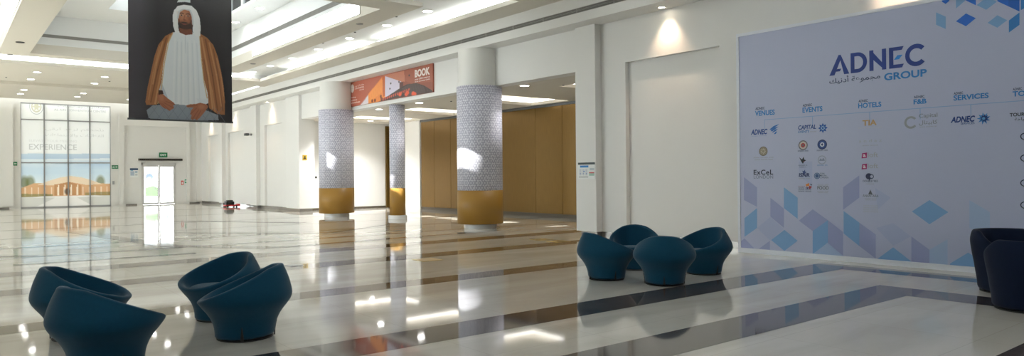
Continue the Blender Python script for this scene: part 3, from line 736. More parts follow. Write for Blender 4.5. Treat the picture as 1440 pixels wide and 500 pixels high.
def PB(a, b, d): return (BX-d, yl-a*BW, zb_+b*BHt)
g = Graphic(PB); WH = (240, 232, 228)
g.text('BOOK', .815, .972, .595, .855, WH, offset=.045); g.build('headline', bo); g = Graphic(PB)
g.text('your 2023 event at', .815, .972, .49, .56, WH, offset=.02); g.text('Al Ain Convention Centre', .815, .972, .43, .475, WH, offset=.02); g.build('subtitle', bo); g = Graphic(PB)
g.disc(.045, .70, .025, WH, ry=.165); g.ring(.045, .70, .012, .003, (200, 120, 98), .004); g.build('emblem', bo); g = Graphic(PB)
g.text('\u0645\u0631\u0643\u0632 \u0627\u0644\u0639\u064a\u0646'[::-1], .08, .205, .72, .80, WH, offset=.015); g.text('AL AIN CONVENTION', .08, .205, .64, .70, WH, offset=.015); g.text('CENTRE', .14, .205, .56, .60, WH, offset=.01); g.build('venue_name', bo); g = Graphic(PB)
g.text('Weddings', .02, .095, .31, .37, WH, offset=.02); g.text('Exhibitions', .02, .11, .21, .27, WH, offset=.02); g.text('Conferences & events', .02, .15, .11, .17, WH, offset=.02)
g.build('banner_lettering', bo)

# ------------------------------------------------------------------ hanging portrait banner
PY, PX0, PX1, PZ0, PZ1 = 15.68, 2.90, 4.88, 2.69, ZS
pt_ = Paint(280, 400, (38, 35, 39))
pt_.setup(32, 433, -108, 465)
pt_.blend(np.clip((140-pt_.x)/110, 0, 1)*.8, (84, 80, 88)); pt_.blend(np.exp(-((pt_.x-60)/40)**2)*np.clip((300-pt_.y)/300, 0, 1)*.3, (100, 98, 106))
pt_.blend(np.clip((pt_.x-330)/90, 0, 1)*np.clip((250-pt_.y)/250, 0, 1)*.4, (62, 60, 62))
BR, BRL, BRD = (168, 110, 66), (206, 152, 102), (116, 70, 40)
cl = [(200, 122), (168, 142), (142, 178), (126, 226), (112, 290), (100, 345), (92, 400), (96, 412), (134, 408), (150, 345), (162, 245), (180, 160), (196, 128)]
crr = [(300, 116), (332, 132), (356, 158), (374, 202), (388, 262), (398, 320), (403, 380), (402, 436), (372, 434), (338, 412), (330, 372), (318, 310), (308, 220), (300, 150)]
pt_.poly(cl, BR); pt_.poly(crr, BR)
for x0, y0, x1, y1, w, c, a in ((186, 140, 128, 405, 7, BRL, .8), (172, 150, 112, 400, 5, BRD, .7), (158, 165, 120, 330, 5, BRL, .7), (146, 185, 104, 390, 4, BRL, .5), (178, 190, 142, 400, 4, BRD, .5),
        (310, 135, 352, 412, 7, BRL, .8), (325, 140, 372, 420, 6, BRD, .7), (340, 152, 388, 400, 6, BRL, .7), (356, 175, 394, 420, 4, BRD, .7), (370, 210, 398, 360, 4, BRL, .6), (330, 260, 362, 425, 5, BRL, .6), (318, 220, 340, 380, 4, BRD, .5)):
    pt_.line([(x0, y0), ((x0+x1)/2+(4 if x1 > x0 else -4), (y0+y1)/2), (x1, y1)], w, c, a)
rb = [(196, 126), (220, 118), (285, 116), (302, 122), (306, 180), (312, 240), (318, 300), (332, 352), (334, 388), (312, 404), (252, 414), (190, 408), (160, 388), (142, 356), (152, 320), (160, 250), (176, 170)]
pt_.poly(rb, (232, 238, 242))
for x in (205, 222, 238, 262, 280): pt_.line([(x, 150), (x+(x-245)*.12, 300), (x+(x-245)*.2, 400)], 7, (244, 247, 248), .4)
for x in (214, 231, 254, 272, 290): pt_.line([(x, 160), (x+(x-245)*.15, 300), (x+(x-245)*.25, 402)], 4, (204, 213, 220), .4)
pt_.line([(245, 128), (246, 200)], 2, (190, 198, 206), .6)
pt_.poly([(142, 356), (152, 320), (176, 380), (160, 388)], (196, 206, 214)); pt_.poly([(286, 376), (312, 380), (334, 372), (334, 392), (310, 404)], (226, 232, 236))
pt_.line([(196, 128), (180, 165), (164, 245), (152, 340), (138, 404)], 3.5, (206, 170, 110), .9); pt_.line([(301, 122), (308, 220), (318, 310), (330, 372)], 3.5, (206, 170, 110), .9)
pt_.poly([(96, 432), (118, 412), (200, 402), (262, 406), (322, 420), (374, 438), (376, 458), (250, 466), (104, 462)], (142, 152, 162))
for k in range(8): pt_.line([(100+k*36, 462), (140+k*36, 408)], 1.6, (112, 122, 132), .7); pt_.line([(110+k*36, 410), (150+k*36, 464)], 1.6, (112, 122, 132), .7)
SK, SKD, SKL = (172, 108, 76), (124, 70, 48), (204, 144, 108)
# hands resting on the knees
pt_.poly([(136, 366), (152, 362), (176, 382), (200, 398), (204, 405), (196, 408), (200, 418), (190, 424), (182, 430), (172, 424), (160, 420), (148, 410), (138, 394)], SK)
for a in (((168, 394), (202, 404)), ((162, 400), (198, 418)), ((156, 404), (184, 428)), ((148, 402), (166, 422))): pt_.line(a, 2.2, SKD, .7)
pt_.poly([(302, 392), (330, 398), (334, 408), (318, 430), (300, 452), (288, 462), (280, 456), (272, 462), (264, 456), (268, 442), (262, 440), (266, 424), (276, 412), (250, 412), (246, 406), (262, 400), (284, 398)], SK)
for a in (((296, 420), (272, 456)), ((304, 424), (284, 460)), ((288, 414), (264, 438)), ((290, 402), (252, 409))): pt_.line(a, 2.4, SKD, .7)
pt_.ell(152, 380, 9, 12, SKL, .4, .9); pt_.ell(308, 408, 12, 9, SKL, .4, .9)
pt_.poly([(140, 352), (156, 352), (160, 366), (140, 370)], (70, 44, 34))
# head cloth, head, beard
pt_.poly([(196, 60), (202, 38), (216, 22), (240, 14), (268, 14), (290, 28), (302, 56), (306, 92), (304, 128), (286, 132), (274, 112), (276, 70), (262, 34), (232, 34), (216, 66), (218, 104), (222, 126), (206, 124), (198, 100)], (238, 241, 243))
pt_.poly([(222, 104), (270, 104), (274, 124), (246, 130), (222, 122)], SKD)
pt_.ell(245, 64, 29, 42, SK, 1, .06); pt_.ell(236, 46, 18, 14, SKL, .6, .9); pt_.ell(237, 68, 12, 10, SKL, .4, .9); pt_.ell(266, 72, 9, 28, SKD, .5, .9)
pt_.ell(244, 90, 25, 18, (40, 28, 26), .9, .3); pt_.ell(243, 78, 20, 9, SK, .8, .5); pt_.ell(242, 82, 14, 3.6, (44, 30, 28), .9, .5); pt_.ell(242, 88, 8, 2.6, (140, 74, 62), .9, .5)
pt_.line([(221, 72), (224, 92)], 5, (54, 38, 34), .7); pt_.line([(269, 70), (265, 92)], 5, (54, 38, 34), .7)
for ex in (231, 256): pt_.ell(ex, 54, 6.5, 2.6, (206, 184, 168), .5, .6); pt_.ell(ex, 54, 2.8, 2.6, (30, 20, 18), 1, .4); pt_.line([(ex-8, 48), (ex+1, 45), (ex+8, 47)], 3.2, (40, 28, 26), .9)
pt_.line([(243, 54), (240, 68), (243, 72)], 3, SKD, .7); pt_.ell(243, 71, 6, 3, SKD, .6, .6)
pt_.line([(216, 66), (222, 40), (240, 27), (264, 30), (274, 54), (276, 84)], 7, (214, 220, 225), .9)
pt_.poly([(203, 38), (216, 20), (242, 11), (270, 12), (290, 28), (284, 34), (262, 28), (236, 28), (216, 40)], (240, 243, 245))
pt_.poly([(212, 10), (240, 2), (266, 2), (270, 10), (240, 12), (214, 20)], (24, 22, 24))
pt_.poly([(214, 6), (226, -18), (250, -24), (266, -8), (266, 1), (240, 1)], (216, 222, 226))
po = MB(); po.box(PX0, PX1, PY, PY+.012, PZ0, PZ1-.02); po_ = po.build('portrait_banner', ink(34, 32, 36))
tag(po_, 'tall hanging banner printed with a seated person in white robe and brown cloak', 'banner')
pt_.mesh('printed_sheet', M['print'], lambda u, v: (PX0+u*(PX1-PX0), PY-.012-.006*math.sin(u*9), PZ0+v*(PZ1-PZ0-.02)), po_)
for zz in (PZ0-.02, PZ1-.04):
    q = MB(); q.box(PX0-.02, PX1+.02, PY-.015, PY+.025, zz, zz+.035); q.build('hem_rail', M['alu_dark'], po_)

# ------------------------------------------------------------------ display wall
DXF = 11.97; DY0, DY1, DZ1 = 8.03, 2.0, 4.17
dw = empty('display_wall', (DXF, (DY0+DY1)/2, 0), 'large pale blue printed display wall with company logos and blue diamonds', 'display wall')
def build_child(mb, name, mats, **kw):
    o = mb.build(name, mats, **kw); o.parent = dw; o.matrix_parent_inverse = Matrix.Translation(dw.location).inverted(); return o
q = MB(); q.box(DXF, DXF+.1, DY1+.05, DY0-.05, .07, DZ1-.05); build_child(q, 'printed_face', M['panel_face'])
q = MB(); t = .055
q.box(DXF-.012, DXF+.12, DY0-t, DY0, 0, DZ1); q.box(DXF-.012, DXF+.12, DY1, DY1+t, 0, DZ1); q.box(DXF-.012, DXF+.12, DY1+t, DY0-t, DZ1-t, DZ1); q.box(DXF-.03, DXF+.14, DY1+t, DY0-t, 0, .085)
build_child(q, 'frame', M['frame_white'])
q = MB()
for yy in (7.0, 4.9, 2.8): q.box(DXF+.1, DXF+.36, yy-.05, yy+.05, 0, .12); q.box(DXF+.1, DXF+.16, yy-.03, yy+.03, .1, 3.6)
build_child(q, 'support_post', M['alu'])
def PP(a, b, d): return (DXF-d, DY0-a, b)
def pp2(px, py):
    yv, z = wall_pt(px, py, DXF); return (DY0-yv, z)
SMAX = DY0-DY1-.06
def clip(pts):
    def cut(pts, ins, inter):
        out = []
        for i in range(len(pts)):
            a, b = pts[i-1], pts[i]
            if ins(b):
                if not ins(a): out.append(inter(a, b))
                out.append(b)
            elif ins(a): out.append(inter(a, b))
        return out
    def mk(ax, v, sg):
        def ins(p): return (p[ax]-v)*sg >= 0
        def inter(a, b):
            t = (v-a[ax])/(b[ax]-a[ax]); return (a[0]+(b[0]-a[0])*t, a[1]+(b[1]-a[1])*t)
        return ins, inter
    for ax, v, sg in ((0, .056, 1), (0, SMAX, -1), (1, .086, 1), (1, DZ1-.057, -1)):
        if len(pts) < 3: return []
        pts = cut(pts, *mk(ax, v, sg))
    return pts
g = Graphic(PP)
LV, BL, LT, FA = (152, 160, 202), (122, 166, 212), (164, 186, 218), (170, 180, 212)
def dia(pts, c, ox=1030, oy=230, sc=2.941, d=.0015):
    p = clip([pp2(ox+x/sc, oy+y/sc) for x, y in pts])
    if len(p) >= 3: g.poly(p, c, d)
for pts, c in (([(275, -10), (330, -10), (330, 90), (275, 50)], FA), ([(595, 265), (665, 245), (738, 300), (665, 340)], FA), ([(590, 100), (655, 140), (600, 190)], FA), ([(102, 265), (157, 220), (213, 270), (157, 318)], FA),
               ([(48, 55), (102, 98), (102, 178), (48, 150)], LV), ([(50, 225), (102, 183), (102, 265), (50, 302)], BL), ([(157, 140), (213, 185), (213, 265), (157, 218)], LV), ([(213, 97), (270, 140), (270, 228), (213, 183)], BL),
               ([(160, 315), (215, 273), (270, 318), (215, 360)], BL), ([(33, 380), (33, 322), (50, 308), (98, 357), (98, 380)], LV), ([(100, 380), (100, 358), (155, 318), (155, 380)], LV),
               ([(275, 235), (332, 188), (395, 233), (332, 278)], LV), ([(395, 233), (458, 282), (458, 383), (395, 330)], LV), ([(332, 278), (395, 233), (395, 325), (332, 375)], BL), ([(332, 372), (395, 326), (458, 380), (458, 400), (332, 400)], LT),
               ([(458, 97), (525, 48), (525, 140), (458, 190)], LV), ([(460, 195), (525, 243), (525, 340), (460, 288)], BL), ([(525, 243), (593, 292), (593, 392), (525, 340)], LV),
               ([(593, 420), (597, 395), (665, 345), (738, 402), (738, 440)], BL), ([(740, 300), (815, 355), (815, 440), (740, 405)], LV), ([(815, 355), (890, 312), (890, 440), (815, 440)], LT),
               ([(742, 197), (815, 150), (893, 200), (815, 250)], BL), ([(980, 150), (1065, 200), (1065, 300), (980, 265)], LT), ([(900, 440), (900, 412), (975, 367), (1060, 420), (1060, 460)], BL), ([(1100, 330), (1200, 270), (1300, 340), (1200, 410)], LV)):
    dia(pts, c)
BS, BM = (22, 104, 206), (44, 122, 192)
for pts, c in (([(137, 145), (250, 195), (250, 340), (137, 290)], BL), ([(370, 250), (487, 157), (603, 213), (487, 307)], BS), ([(740, 268), (855, 178), (970, 237), (855, 325)], BL), ([(990, 240), (1115, 145), (1115, 290), (990, 382)], BM),
               ([(855, -120), (855, 15), (985, 75), (985, -120)], BS), ([(985, 75), (985, -120), (1115, -120), (1115, 135)], (18, 96, 190)), ([(612, 60), (725, 115), (850, 20), (740, -40)], BL), ([(480, -80), (480, 3), (603, 62), (603, -80)], BS),
               ([(370, -80), (370, 100), (478, 8), (478, -90)], BL), ([(205, 20), (250, 47), (292, 10), (292, -10), (205, -10)], BS), ([(1130, -120), (1130, 120), (1300, 20), (1300, -120)], BM)):
    dia(pts, c, 1300, 0, 8.336)
o = g.build('diamond_pattern'); o.parent = dw; o.matrix_parent_inverse = Matrix.Translation(dw.location).inverted()

NAVY, ROYAL, SKY, GREY = (30, 44, 92), (14, 54, 140), (38, 124, 196), (150, 154, 160)
def done(g, name):
    o = g.build(name); o.parent = dw; o.matrix_parent_inverse = Matrix.Translation(dw.location).inverted(); return o
def T(g, body, x0, y0, x1, y1, c, hpx, **kw):       # baseline start, baseline end (photo px), letter height in px at the start
    a0, b0 = pp2(x0, y0); a1, b1 = pp2(x1, y1); bt = pp2(x0, y0-hpx)[1]; dz = ((b1-b0))/2
    g.text(body, a0, a1, b0+dz, bt+dz, c, **kw)
# title: letters drawn as shapes (crop frame 6.25 px per photo px, origin 1140,50)
g = Graphic(PP)
def tp(x, y): return pp2(1140+x/6.25, 50+y/6.25)
zb0 = tp(250, 344)[1]; zt0 = tp(250, 170)[1]
aL = tp(165, 355)[0]; aR = tp(1015, 240)[0]
def ax(x): return tp(x, 300)[0]
hh = zt0-zb0
def bz(v): return zb0+hh*v
# A
A0, A1 = ax(165), ax(340); w = A1-A0
g.poly([(A0, bz(0)), (A0+w*.26, bz(0)), (A0+w*.56, bz(.72)), (A0+w*.47, bz(1))], ROYAL); g.poly([(A0+w*.47, bz(1)), (A0+w*.56, bz(.72)), (A0+w*.74, bz(0)), (A1, bz(0)), (A0+w*.58, bz(1))], ROYAL)
g.poly([(A0+w*.40, bz(.30)), (A0+w*.60, bz(.30)), (A0+w*.54, bz(.17)), (A0+w*.24, bz(.17))], ROYAL)
# D
D0, D1 = ax(352), ax(497); w = D1-D0
g.rect(D0, D0+w*.24, bz(0), bz(1), ROYAL)
n = 16
def darc(k, r): t = -PI/2+PI*k/n; return (D0+w*.45+w*.55*r*math.cos(t), bz(.5)+hh*.5*(1-(1-r)*1.0)*math.sin(t))
for k in range(n):
    ro, ri = 1.0, .58
    def pt(kk, inner):
        t = -PI/2+PI*kk/n
        return (D0+w*.42+(w*.58 if not inner else w*.34)*math.cos(t), bz(.5)+hh*(.5 if not inner else .315)*math.sin(t))
    g.poly([pt(k, 0), pt(k+1, 0), pt(k+1, 1), pt(k, 1)], ROYAL)
g.rect(D0+w*.24, D0+w*.42, bz(0), bz(.185), ROYAL); g.rect(D0+w*.24, D0+w*.42, bz(.815), bz(1), ROYAL)
# N
N0, N1 = ax(517), ax(665); w = N1-N0
g.rect(N0, N0+w*.25, bz(0), bz(1), ROYAL, .002); g.rect(N1-w*.25, N1, bz(0), bz(1), ROYAL, .002); g.poly([(N0, bz(1)), (N0+w*.12, bz(1)), (N1, bz(.12)), (N1, bz(0)), (N1-w*.12, bz(0)), (N0, bz(.72))], ROYAL, .003)
# E with diamond
E0, E1 = ax(690), ax(820); w = E1-E0
g.rect(E0, E0+w*.30, bz(0), bz(1), ROYAL); g.poly([(E0+w*.3, bz(.83)), (E0+w*.88, bz(.83)), (E1, bz(1)), (E0+w*.3, bz(1))], ROYAL); g.poly([(E0+w*.3, bz(0)), (E0+w*.88, bz(0)), (E1, bz(.17)), (E0+w*.3, bz(.17))], ROYAL)
g.poly([(E0+w*.33, bz(.40)), (E0+w*.68, bz(.40)), (E0+w*.92, bz(.60)), (E0+w*.57, bz(.60))], (30, 130, 214))
# C
C0, C1 = ax(832), ax(1018); w = C1-C0; cx_, ry = C0+w*.53, hh*.52
for k in range(24):
    def pc(kk, inner):
        t = math.radians(42)+math.radians(276)*kk/24; f_ = .60 if inner else 1.0
        return (cx_+w*.53*f_*math.cos(t), bz(.5)+ry*f_*math.sin(t))
    g.poly([pc(k, 0), pc(k+1, 0), pc(k+1, 1), pc(k, 1)], ROYAL)
T(g, 'GROUP', 1243.5, 114, 1303.5, 106.5, SKY, 10.3, offset=.03)
done(g, 'title_lettering')
g = Graphic(PP)
AR = '\ufeda\ufef4\ufee7\u062f\u0623 \ufe94\u0639\ufeee\ufee4\ufea0\ufee3'
T(g, AR, 1166.5, 121.5, 1238, 113.5, NAVY, 12.5, offset=.008)
done(g, 'arabic_lettering')
g = Graphic(PP)
HEADS = [('VENUES', 1062, 163.6, 1089.6, 160.6, 7.2), ('EVENTS', 1128.6, 159, 1156.8, 155.6, 7.2), ('HOTELS', 1207, 153, 1239.6, 149.2, 7.2), ('F&B', 1284.8, 147, 1303, 145, 7), ('SERVICES', 1341, 142.4, 1390.4, 136.6, 7.4), ('TOURISM', 1424, 136.6, 1478, 131, 7.6)]
for b, x0, y0, x1, y1, h in HEADS:
    T(g, b, x0, y0, x1, y1, SKY, h, offset=.03)
    T(g, 'ADNEC', x0+.4, y0-h-1.6, x0+.4+(13 if b != 'F&B' else 15), y0-h-3, NAVY, 3.6, offset=.02)
done(g, 'heading_lettering')
g = Graphic(PP)
LNC = (140, 170, 210)
p0, p1 = pp2(1075, 168.3), pp2(1475, 138.6); zl_ = (p0[1]+p1[1])/2
g.rect(p0[0], p1[0], zl_-.006, zl_+.006, LNC)
for x, y, l in ((1075.2, 168, 5), (1142.6, 163.3, 5.5), (1223, 157.3, 5.5), (1294, 152, 5), (1365.2, 147, 6.5)):
    a, _ = pp2(x, y); dz = zl_-pp2(x, y+l)[1]; g.rect(a-.006, a+.006, zl_-.17, zl_, LNC)
done(g, 'connector_line')
def logo(fn):
    g = Graphic(PP); fn(g); done(g, 'logo')
def lines(g, x0, x1, y, n, c, step=2.0, h=1.0, slope=-.11):
    for k in range(n):
        yy = y+k*step
        T(g, ('lorem nobis' if 0 else 'nnnnn nnnnnn nnnn')[: max(4, int((x1-x0)/1.6))], x0+(k % 2)*1.2, yy, x1-(k % 2)*1.2, yy+slope*(x1-x0), c, h, d=.0025)
def l1(g):
    T(g, 'ADNEC', 1056, 190.6, 1079.4, 187.6, (26, 70, 150), 7.6, offset=.04, shear=.25); lines(g, 1057, 1078, 192.6, 1, (120, 150, 200), h=1)
    def W(*p): g.poly([pp2(1082+x, 174+y) for x, y in p], (40, 110, 190))
    W((0, 8), (6, 3), (14, 0), (8, 5), (3, 8.5)); W((1.5, 10), (7, 5.5), (13, 3.5), (9, 7), (4, 10.5)); W((3.5, 12), (8, 8), (12, 7), (9, 10), (5.5, 12)); W((6, 14.5), (9, 11), (11, 10.5), (9, 14))
def l2(g):
    a, b = pp2(1073.5, 212.4); r = pp2(1079.5, 212)[0]-a
    g.disc(a, b, r, (150, 140, 122)); g.ring(a, b, r*.98, r*.1, (104, 94, 76), .003); g.star(a, b, r*.7, 8, (196, 188, 170), .003); g.disc(a, b, r*.3, (150, 140, 122), .004); lines(g, 1060, 1088, 223.5, 2, GREY, 3, 1.4)
def l3(g):
    T(g, 'ExCeL', 1060, 246.4, 1087.4, 244.4, (24, 30, 62), 7, offset=.02, space=1.1); T(g, 'LONDON', 1060, 251.6, 1087.4, 250, (126, 132, 160), 4.6, offset=.015)
def l4(g):
    T(g, 'CAPITAL', 1122.6, 183.2, 1147.8, 180.2, (30, 66, 140), 6.2, offset=.03, shear=.15); T(g, 'EVENTS', 1122.8, 187.4, 1138, 185.8, (44, 110, 180), 3.4, offset=.02, shear=.1); lines(g, 1139.5, 1148, 186, 1, GREY, h=1.4)
    a, b = pp2(1157.2, 179.8); r = pp2(1164, 179.8)[0]-a
    g.star(a, b, r, 8, (20, 84, 170), .002, .62); g.star(a, b, r*.62, 8, (160, 196, 230), .003, .4, PI/8); g.disc(a, b, r*.2, (20, 84, 170), .004)
def rnd(px, py, rp, c1, c2, c3, txt=None):
    def f(g):
        a, b = pp2(px, py); r = pp2(px+rp, py)[0]-a
        g.disc(a, b, r, c1); g.disc(a, b, r*.78, c2, .003); g.disc(a, b, r*.45, c3, .004); g.star(a, b, r*.34, 5, c1, .005)
        if txt: lines(g, px-rp*1.1, px+rp*1.1, py+rp+3.2, 1, txt, h=2)
    return f
def l7(g):
    def W(c, *p): g.poly([pp2(1122+x, 218+y) for x, y in p], c)
    W((30, 30, 40), (2, 3), (6, 6), (8, 2), (9, 6), (12, 7), (9, 9), (7, 12), (5, 9)); W((170, 60, 60), (7, 8), (10, 8), (8, 10))
    lines(g, 1123, 1135, 233.6, 2, NAVY, 2.4, 1.4)
def l8(g):
    a, b = pp2(1156, 224.6); r = pp2(1162, 224.6)[0]-a
    g.ring(a, b, r, r*.18, (150, 158, 178)); g.poly([(a-r*.7, b-r*.2), (a-r*.3, b+r*.4), (a, b), (a+r*.35, b+r*.5), (a+r*.7, b-r*.2)], (130, 140, 166), .003); lines(g, 1149.5, 1163.5, 233.8, 1, (70, 130, 190), h=1.8)
def l9(g): T(g, 'ISNR', 1123.4, 249.6, 1139, 247.8, (44, 58, 108), 5.6, offset=.04, shear=.1); lines(g, 1123.4, 1139, 252.4, 1, GREY, h=1.4); a, b = pp2(1131, 242); g.star(a, b, .05, 5, (60, 80, 140))
def l10(g):
    a, b = pp2(1149, 247); g.disc(a, b, .055, (60, 90, 140)); g.ring(a, b, .042, .008, (170, 190, 215), .003)
    for k, t in enumerate(('GLOBAL', 'MEDIA', 'CONGRESS')): T(g, t, 1153, 245+k*2.9, 1160+k*2.6, 244.4+k*2.8, (70, 80, 110), 2, offset=.01)
def l11(g):
    def W(c, *p): g.poly([pp2(1122+x, 257+y) for x, y in p], c)
    W((226, 140, 60), (11, 2), (16, 0), (16, 4), (12, 5)); W((186, 60, 60), (16, 4), (20, 5), (17, 9), (15, 7)); W((90, 60, 130), (12, 5), (15, 7), (13, 9)); W((60, 60, 70), (17, 1), (20, 2), (19, 4))
    lines(g, 1122.8, 1132, 263, 1, (140, 90, 110), h=1.4)
    for k in range(3): lines(g, 1123, 1141, 266+k*2.4, 1, (64, 70, 110), h=1.7)
def l12(g):
    T(g, 'FOOD', 1149.6, 267.2, 1165.4, 265.4, (84, 84, 88), 4.8, offset=.01); lines(g, 1149.6, 1165.4, 260.4, 2, GREY, 1.8, 1); lines(g, 1149.6, 1165, 270.2, 2, GREY, 1.8, 1.1)
def l13(g):
    T(g, 'TIA', 1213, 177.4, 1233, 175.2, (186, 150, 104), 8, offset=.03); lines(g, 1207, 1240, 181.6, 1, (196, 196, 200), h=1.2)
def l14(g): T(g, 'a n d a z', 1208, 201.4, 1240, 197.8, (166, 172, 184), 4); lines(g, 1213, 1235, 206, 1, GREY, h=1)
def aloft(y):
    def f(g):
        g.poly([pp2(1212.4, y-6.2), pp2(1219.4, y-7.2), pp2(1219, y+.4), pp2(1211.6, y+1)], (164, 40, 110)); T(g, 'a', 1213.6, y-.6, 1217.6, y-1, (230, 220, 232), 4, d=.004, offset=.03); T(g, 'loft', 1220.5, y, 1235, y-1.6, (164, 166, 176), 6.6, offset=.005)
    return f
def l17(g):
    a, b = pp2(1223, 248); g.disc(a-.015, b+.005, .05, (28, 42, 86)); g.disc(a+.03, b, .038, (28, 42, 86)); g.disc(a+.033, b, .024, (180, 187, 214), .003); g.rect(a-.008, a+.008, b-.065, b, (28, 42, 86))
    T(g, 'DOUBLETREE', 1213.6, 256.8, 1234.6, 254.8, (70, 76, 110), 3); lines(g, 1218, 1229, 259.6, 1, GREY, h=1.2)
def l18(g):
    a, b = pp2(1224, 270.5); g.poly([(a-.035, b-.03), (a+.035, b-.03), (a, b+.05)], (90, 94, 104)); T(g, 'ANANTARA', 1213.4, 277.6, 1235.4, 275.8, (84, 88, 98), 3.4); lines(g, 1216, 1233, 280.4, 2, GREY, 1.9, 1)
def l19(g):
    for k in range(4): lines(g, 1214, 1235, 291+k*2.8, 1, (172, 178, 188), h=1.7)
def l20(g):
    a, b = pp2(1281, 172); r = pp2(1290.4, 172)[0]-a
    g.ring(a, b, r, r*.34, (150, 154, 162), .002, math.radians(38), math.radians(322)); T(g, 'Capital', 1292.4, 168.2, 1318.4, 164.6, (126, 130, 138), 7.2, offset=.004)
    T(g, '\u0644\ufe8e\ufe98\ufef4\ufe91\ufe8e\ufedb', 1292.4, 177, 1318.4, 174.6, (126, 130, 138), 7, offset=.004); lines(g, 1293, 1317, 180, 1, GREY, h=1.4)
def l21(g):
    T(g, 'ADNEC', 1337, 174, 1371.4, 169.6, (20, 58, 130), 8.6, offset=.04, shear=.25); T(g, 'SERVICES', 1351, 175.6+.4, 1370.6, 173.4, (30, 70, 140), 3, offset=.015)
    a, b = pp2(1383.4, 166.4); r = pp2(1393.4, 166)[0]-a
    g.star(a, b, r, 9, (60, 130, 200), .002, .5, .3); g.star(a+r*.1, b, r*.72, 9, (16, 52, 120), .003, .5, .1); g.disc(a, b, r*.22, (90, 160, 214), .004)
def l22(g):
    T(g, 'TOURISM', 1420, 164.8, 1452, 161.2, (34, 38, 56), 5, offset=.03); T(g, '\ufe94\ufea3\ufe8e\ufef4\ufeb4\ufedf\u0627', 1427, 171.6, 1452, 168.6, (34, 38, 56), 6)
for fn in (l1, l2, l3, l4, rnd(1129.4, 204, 6.6, (110, 110, 120), (196, 186, 180), (180, 60, 60), NAVY), rnd(1156.3, 203, 6.8, (24, 50, 110), (40, 76, 146), (200, 210, 228), NAVY), l7, l8, l9, l10, l11, l12, l13, l14, aloft(221.4), aloft(237), l17, l18, l19, l20, l21, l22): logo(fn)
for y in (191.5, 222, 257, 288):
    def fr(g, y=y):
        a, b = pp2(1440.6, y); g.ring(a, b, .05, .014, (40, 50, 86)); T(g, 'Capital', 1444, y+2, 1462, y, (70, 76, 110), 4); 
        lines(g, 1438, 1460, y+5.5, 2, GREY, 2, 1)
    logo(fr)

# ------------------------------------------------------------------ seats
def grid_mesh(name, rings, mt, parent, cap0=True, cap1=True, sub=1):
    vs = []; fs = []; n = len(rings[0])
    for r in rings: vs += r
    for j in range(len(rings)-1):
        for k in range(n):
            k2 = (k+1) % n; fs.append((j*n+k, j*n+k2, (j+1)*n+k2, (j+1)*n+k))
    if cap0: fs.append(tuple(range(n))[::-1])
    if cap1: fs.append(tuple((len(rings)-1)*n+k for k in range(n)))
    me = bpy.data.meshes.new(name); me.from_pydata(vs, [], fs); me.materials.append(mt)
    for p in me.polygons: p.use_smooth = True
    o = bpy.data.objects.new(name, me); COL.objects.link(o); o.parent = parent
    if sub:
        s = o.modifiers.new('smooth', 'SUBSURF'); s.levels = sub; s.render_levels = sub
    return o
def lerp_tab(tab, z):
    for (a, b), (c, d_) in zip(tab, tab[1:]):
        if z <= c: 
            t = (z-a)/(c-a); t = t*t*(3-2*t)*.3+t*.7
            return b+(d_-b)*t
    return tab[-1][1]
RT = [(0, .266), (.06, .268), (.12, .277), (.18, .298), (.24, .334), (.30, .382), (.35, .420), (.39, .433), (.43, .428), (.50, .412), (.58, .388), (.66, .352), (.70, .325)]
NS = 56
def egg_seat(label, group, x, y, dx, dy):
    root = empty('tub_chair', (x, y, 0), label, 'chair', group, math.atan2(dy, dx))
    rings = []
    th = [2*PI*k/NS for k in range(NS)]
    def hr(t): c = .5-.5*math.cos(t); return .345+.342*(c-.55*max(0, c-.84))
    def P(t, r, z, sh=0): return (r*math.cos(t)+sh, r*math.sin(t)*(.99-.30*max(0, z-.45)/.25*(.5-.5*math.cos(t))**.5), z)
    K = 15
    for j in range(K):
        u_ = j/(K-1)
        ring = []
        for t in th:
            zz = hr(t)*(u_**.95)
            ring.append(P(t, lerp_tab(RT, zz), zz+.004))
        rings.append(ring)
    # rounded rim, then the inner bowl
    for dr, dz in ((.000, .012), (.012, .024), (.034, .029), (.057, .019), (.072, -.008)):
        rings.append([P(t, lerp_tab(RT, hr(t))-dr, hr(t)+dz) for t in th])
    zs = .326
    for f_ in (.22, .45, .68, .88, 1.0):
        ring = []
        for t in th:
            r0 = lerp_tab(RT, hr(t))-.072; z0 = hr(t)-.008
            c = .5-.5*math.cos(t)
            rs = .27*(1-.18*c)
            g_ = f_
            ring.append(P(t, r0+(rs-r0)*(g_**1.0), z0+(zs-z0)*(1-(1-g_)**1.5)))
        rings.append(ring)
    rings.append([P(t, .14, .326, .01) for t in th])
    grid_mesh('upholstered_shell', rings, M['teal'], root)
    # seat pad
    pr = []
    for r, z in ((.20, .324), (.262, .330), (.277, .343), (.268, .356), (.238, .364), (.165, .369), (.06, .370)):
        pr.append([(.045+r*.98*math.cos(t), r*math.sin(t)*.98, z-.010*max(0, math.cos(t+PI))) for t in th])
    grid_mesh('seat_cushion', pr, M['teal_seat'], root, sub=1)
    b = MB(); b.lathe([(.250, 0), (.255, .004), (.255, .010), (.22, .012)], 40); b.build('base_ring', M['black'], root, smooth=False)
    for t in (PI/2, -PI/2, PI):     # open pleats at the foot of the cover
        s_ = MB(); n = 8; L0 = []; 
        for k in range(n+1):
            z = .008+.135*k/n; w = .030*(1-k/n)**.8/2+.0012; rr_ = lerp_tab(RT, z)+.0035
            L0.append(((rr_, -w, z), (rr_, w, z), (rr_-.012, w, z), (rr_-.012, -w, z)))
        for k in range(n):
            for a in range(4):
                b_ = (a+1) % 4; s_.face([L0[k][a], L0[k][b_], L0[k+1][b_], L0[k+1][a]])
        s_.face(list(L0[0])[::-1]); s_.face(list(L0[n]))
        so = s_.build('pleat', M['black'], root); so.rotation_euler = (0, 0, t)
    return root
